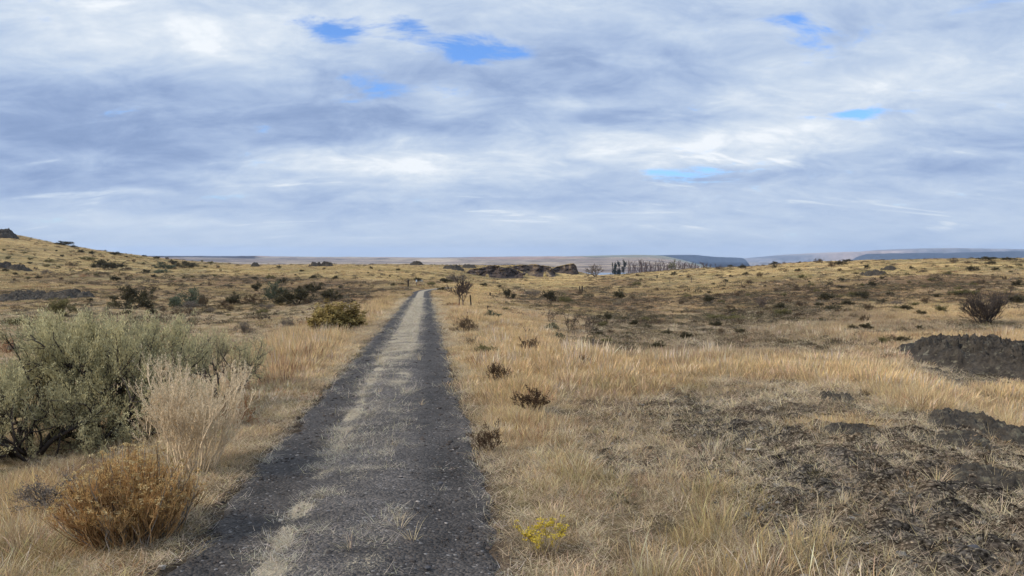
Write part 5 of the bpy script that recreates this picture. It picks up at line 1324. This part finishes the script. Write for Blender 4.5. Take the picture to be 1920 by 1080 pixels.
if PLANTS:
    outcrop('rock_outcrop', 3, 1874, 694, 3.8, 6.0, 0.72, 'dark lichen-spotted lava outcrop in gold grass at the right edge', 0.34, 220)
    outcrop('rock_outcrop', 5, 42, 561, 6.4, 7.0, 0.8, 'dark rock ledge on the left slope, left one of a pair above the sagebrush', 0.8)
    outcrop('rock_outcrop', 6, 128, 557, 7.2, 6.0, 0.75, 'dark rock ledge on the left slope, right one of a pair above the sagebrush', 0.8)
    outcrop('rock_outcrop', 7, 2, 446, 14, 14, 4.2, 'black rocky crag on top of the left hill', 1.8)
    outcrop('rock_outcrop', 8, 5, 503, 5.0, 5, 1.6, 'dark reddish rock sticking out of the left hillside at the frame edge', 0.9)
    outcrop('rock_outcrop', 9, 34, 506, 6.0, 4, 1.2, 'long dark rock lying on the left hillside', 0.9)
    outcrop('rock_outcrop', 10, 781, 497, 7.5, 8, 1.7, 'dark dome-shaped rock on the horizon above the bend of the track', 1.6)
    outcrop('rock_outcrop', 11, 479, 500, 4.0, 4, 1.4, 'small dark rock on the far straw ridge, leftmost of the ridge rocks', 1.1)
    outcrop('rock_outcrop', 12, 592, 499, 5.6, 5, 1.6, 'dark rock on the far straw ridge, left one of a pair', 1.2)
    outcrop('rock_outcrop', 13, 613, 499, 5.6, 5, 1.7, 'dark rock on the far straw ridge, right one of a pair', 1.2)
    outcrop('rock_outcrop', 14, 1637, 517, 5.2, 5, 0.9, 'flat dark ledge low on the upper right slope', 0.8)
    outcrop('rock_outcrop', 15, 1666, 506, 3.6, 4, 0.8, 'small dark ledge above the flat one on the upper right slope', 0.8)
    outcrop('rock_outcrop', 16, 1650, 628, 1.7, 2.6, 0.12, 'low dark patch of bare rock in pale grass of the right field', 0.3)
    outcrop('rock_outcrop', 17, 1570, 752, 0.6, 0.6, 0.12, 'dark rock knob on the crest of the bare knoll', 0.16, 80, M_KNOLL)
    outcrop('rock_outcrop', 18, 1850, 812, 1.3, 1.1, 0.16, 'broken dark rock rim at the right end of the knoll', 0.18, 100, M_KNOLL)
    outcrop('rock_outcrop', 19, 1875, 905, 0.9, 0.9, 0.11, 'greyish lichen-covered rock patch on the right flank of the knoll', 0.15, 90, M_KNOLL)
    outcrop('rock_outcrop', 20, 1600, 812, 0.7, 0.6, 0.10, 'mossy dark rock hump in the middle of the knoll', 0.15, 80, M_KNOLL)
    outcrop('rock_outcrop', 21, 1800, 830, 0.9, 0.7, 0.10, 'rounded dark rock hump left of the broken rim of the knoll', 0.16, 80, M_KNOLL)
    boulder('boulder', 31, 1828, 1042, 62, 'bluish-grey rock half sunk in stony soil at the lower right', M_GREYR)
    boulder('stone', 32, 1621, 848, 15, 'single white stone in the middle of the bare knoll', M_STONE, 0.55)
    boulder('stone', 33, 1636, 982, 12, 'white pebble in the stony lower part of the knoll', M_STONE, 0.5)
    boulder('stone', 34, 1410, 846, 26, 'flat pale stone at the left side of the knoll', M_STONE, 0.25)
    boulder('stone', 35, 1772, 1040, 15, 'white pebble left of the bluish-grey rock', M_STONE, 0.5)
    boulder('stone', 36, 1800, 1010, 30, 'flat tan stone above the bluish-grey rock', M_STONE, 0.3)
    boulder('stone', 37, 802, 1066, 14, 'smooth grey stone lying on the track at the bottom of the picture', M_GREYR, 0.6)
    boulder('stone', 38, 674, 976, 12, 'rounded grey stone on the middle of the track', M_GREYR, 0.6)
    boulder('stone', 39, 826, 908, 10, 'dark stone on the right rut of the track', M_GREYR, 0.6)
    boulder('stone', 40, 526, 978, 12, 'pale stone on the left rut of the track', M_STONE, 0.6)
    boulder('stone', 41, 303, 1066, 15, 'pale stone on the left edge of the track at the bottom of the picture', M_STONE, 0.6)
    boulder('boulder', 42, 788, 529, 13, 'pale boulder behind the trail marker at the bend', M_STONE, 0.6)
    cliff('basalt_cliff', 51, [(872, 512, 520), (880, 505, 523), (895, 501, 525), (915, 499, 526), (935, 498, 526), (950, 501, 526), (965, 504, 526), (981, 512, 525)], 306, 'dark rugged basalt bluff with rubble cones, nearest of the far cliffs')
    cliff('basalt_cliff', 52, [(938, 503, 514), (950, 500, 516), (970, 498.5, 517), (1000, 497, 517), (1020, 497, 517), (1033, 500, 517), (1043, 511, 517)], 336, 'dark basalt wall in the middle of the far cliffs')
    cliff('basalt_cliff', 53, [(1036, 503, 518), (1045, 499, 520), (1060, 497, 522), (1070, 495, 523), (1078, 493.5, 523), (1083, 499, 523), (1089, 516, 523)], 350, 'grassy-topped basalt cliff ending above the lake')
    outcrop('rock_outcrop', 22, 850, 506, 10.0, 9, 2.0, 'dark layered rocks on the rise left of the far cliffs', 1.4)
    outcrop('rock_outcrop', 23, 880, 502, 8.0, 7, 1.5, 'upper dark rocks at the left end of the far cliffs', 1.4)

# ------------------------------------------------------------------ posts
def wood_mat():
    m, nt, out = new_mat('old_post_wood'); tc = N(nt, 'ShaderNodeTexCoord').outputs['Object']
    mp = N(nt, 'ShaderNodeMapping'); L(nt, tc, mp.inputs[0]); mp.inputs['Scale'].default_value = (40, 40, 4); nn = noise_n(nt, mp.outputs[0], 1.0, 6, 0.7)
    b = N(nt, 'ShaderNodeBsdfDiffuse'); L(nt, mixc(nt, maprange(nt, nn.outputs[0], .3, .7), (0.022, 0.018, 0.016), (0.085, 0.066, 0.052)), b.inputs[0]); L(nt, b.outputs[0], out.inputs['Surface']); return m
M_POST = wood_mat()
def simple_mat(name, c, rough=0.6, metal=0.0):
    m, nt, out = new_mat(name); b = N(nt, 'ShaderNodeBsdfPrincipled'); b.inputs['Roughness'].default_value = rough; b.inputs['Metallic'].default_value = metal
    tc = N(nt, 'ShaderNodeTexCoord').outputs['Object']; nn = noise_n(nt, tc, 9, 5, 0.7)
    L(nt, mixc(nt, maprange(nt, nn.outputs[0], .3, .7), tuple(x * 0.7 for x in c), tuple(min(1, x * 1.2) for x in c)), b.inputs['Base Color']); L(nt, b.outputs[0], out.inputs['Surface']); return m
M_STEEL = simple_mat('rusty_steel', (0.085, 0.065, 0.055), 0.7, 0.3); M_SIGN = simple_mat('sign_panel', (0.50, 0.56, 0.62), 0.5)
def post(px, py, hpx, wpx, label, seed=0, lean=(0, 0), mat=None, name='fence_post', group=None, bend=0.0, cat='post'):
    x, y, z = place(px, py); h = hpx / F * y; r = wpx / F * y / 2; BUSH.append((x, y, 0.45)); g = np.random.default_rng(seed)
    pts = [(lean[0] * h * t + bend * h * math.sin(t * 3), lean[1] * h * t, -0.3 + (h + 0.3) * t) for t in np.linspace(0, 1, 9)]
    rad = r * (1 + 0.12 * g.standard_normal(9)); V, T, C = tubes([(np.array(pts), rad, (1, 1, 1))], 9)
    V = V + 0.08 * r * g.standard_normal(V.shape)
    k = len(V); V = np.concatenate([V, [np.array(pts[-1]) + (0, 0, r * 0.35)]])
    T = np.concatenate([T, [(k - 9 + i, k - 9 + (i + 1) % 9, k) for i in range(9)]])
    me = mesh_from(name, V, T, smooth=False); o = obj(name, me, mat or M_POST); o.location = (x, y, z)
    return tag(o, label, cat, group)
def steel_post(px, py, hpx, label, group=None):
    """Steel fence stake: T-shaped section with studs."""
    x, y, z = place(px, py); h = hpx / F * y; BUSH.append((x, y, 0.4)); w = max(0.035, 0.9 / F * y)
    sec = np.array([(-w, 0), (w, 0), (w, w * .35), (w * .2, w * .35), (w * .2, w * 1.4), (-w * .2, w * 1.4), (-w * .2, w * .35), (-w, w * .35)]) * 0.6
    V = []; zs = [-0.3] + list(np.linspace(0.1, h, 12))
    for zz in zs:
        V.append(np.concatenate([sec * (1.0 if zz < h else 0.9), np.full((8, 1), zz)], 1))
    V = np.concatenate(V); n = 8; Q = [(a * n + i, a * n + (i + 1) % n, (a + 1) * n + (i + 1) % n, (a + 1) * n + i) for a in range(len(zs) - 1) for i in range(n)]
    c = len(V); V = np.concatenate([V, [(0, w * .3, h + 0.01)]]); T = [(c - n + i, c - n + (i + 1) % n, c) for i in range(n)]
    me = mesh_from('steel_post', V, T, Q, smooth=False); o = obj('steel_post', me, M_STEEL); o.location = (x, y, z); o.rotation_euler = (0.02, 0.02, 0.4)
    return tag(o, label, 'post', group)
if PLANTS:
    post(883, 579, 25, 2.6, 'crooked weathered fence post right of the bare tree', 1, (-0.06, 0), bend=0.03)
    post(876, 594, 9, 1.8, 'short stake stub in the straw below the crooked fence post', 2, (0.03, 0))
    post(911, 584, 11, 2.4, 'leaning broken stake beyond the crooked fence post', 3, (0.35, 0), bend=0.05)
    post(919, 555, 6, 2.8, 'short black stump post in the hollow right of the bare tree', 4)
    post(1087, 549, 12, 2.4, 'left one of the twin black posts in the hollow', 5, group='twin posts')
    post(1091.5, 549, 12.5, 2.6, 'right one of the twin black posts in the hollow', 6, group='twin posts')
    post(765.5, 537.5, 12.5, 3.4, 'stout rusty-brown post left of the bend of the track', 7)
    r = bpy.data.objects.new('trail_marker', None); COL.objects.link(r); x, y, z = place(781, 536.5); r.location = (x, y, z)
    tag(r, 'slim trail marker post with a small pale panel at the bend of the track', 'trail marker')
    h = 12 / F * y; V, T, C = tubes([(np.array([(0, 0, -0.3), (0, 0, h * .5), (0, 0, h)]), np.array([.055, .055, .05]), (1, 1, 1))], 8); obj('pole', mesh_from('pole', V, T), M_STEEL, r)
    import bmesh
    bm = bmesh.new(); bmesh.ops.create_cube(bm, size=1.0)
    for v in bm.verts: v.co = Vector((v.co.x * 0.24, v.co.y * 0.03 - 0.075, v.co.z * 0.34 + h * 0.82))
    bmesh.ops.bevel(bm, geom=bm.edges[:], offset=0.008, segments=1, affect='EDGES'); me = bpy.data.meshes.new('panel'); bm.to_mesh(me); bm.free(); obj('panel', me, M_SIGN, r)
    steel_post(1111, 664, 29, 'thin steel post at the near side of the sunken field')
    for px, py, hh, lab in ((1256, 531, 9, 'thin fence stake on the right slope, leftmost of the line'), (1296.5, 530, 10, 'thin fence stake on the right slope, second of the line from the left'), (1360, 535, 8, 'thin fence stake on the right slope, third of the line from the left'),
                            (1390, 536, 8.5, 'thin fence stake on the right slope, fourth of the line from the left'), (1427, 536, 8.5, 'thin fence stake on the right slope, rightmost of the line')):
        steel_post(px, py, hh, lab, 'line of fence stakes on the right slope')
    post(1232, 522, 5, 2.4, 'stubby dark post on the right slope near the far grove', 8)
if COVER:
    grass_fields(); stones_cover()
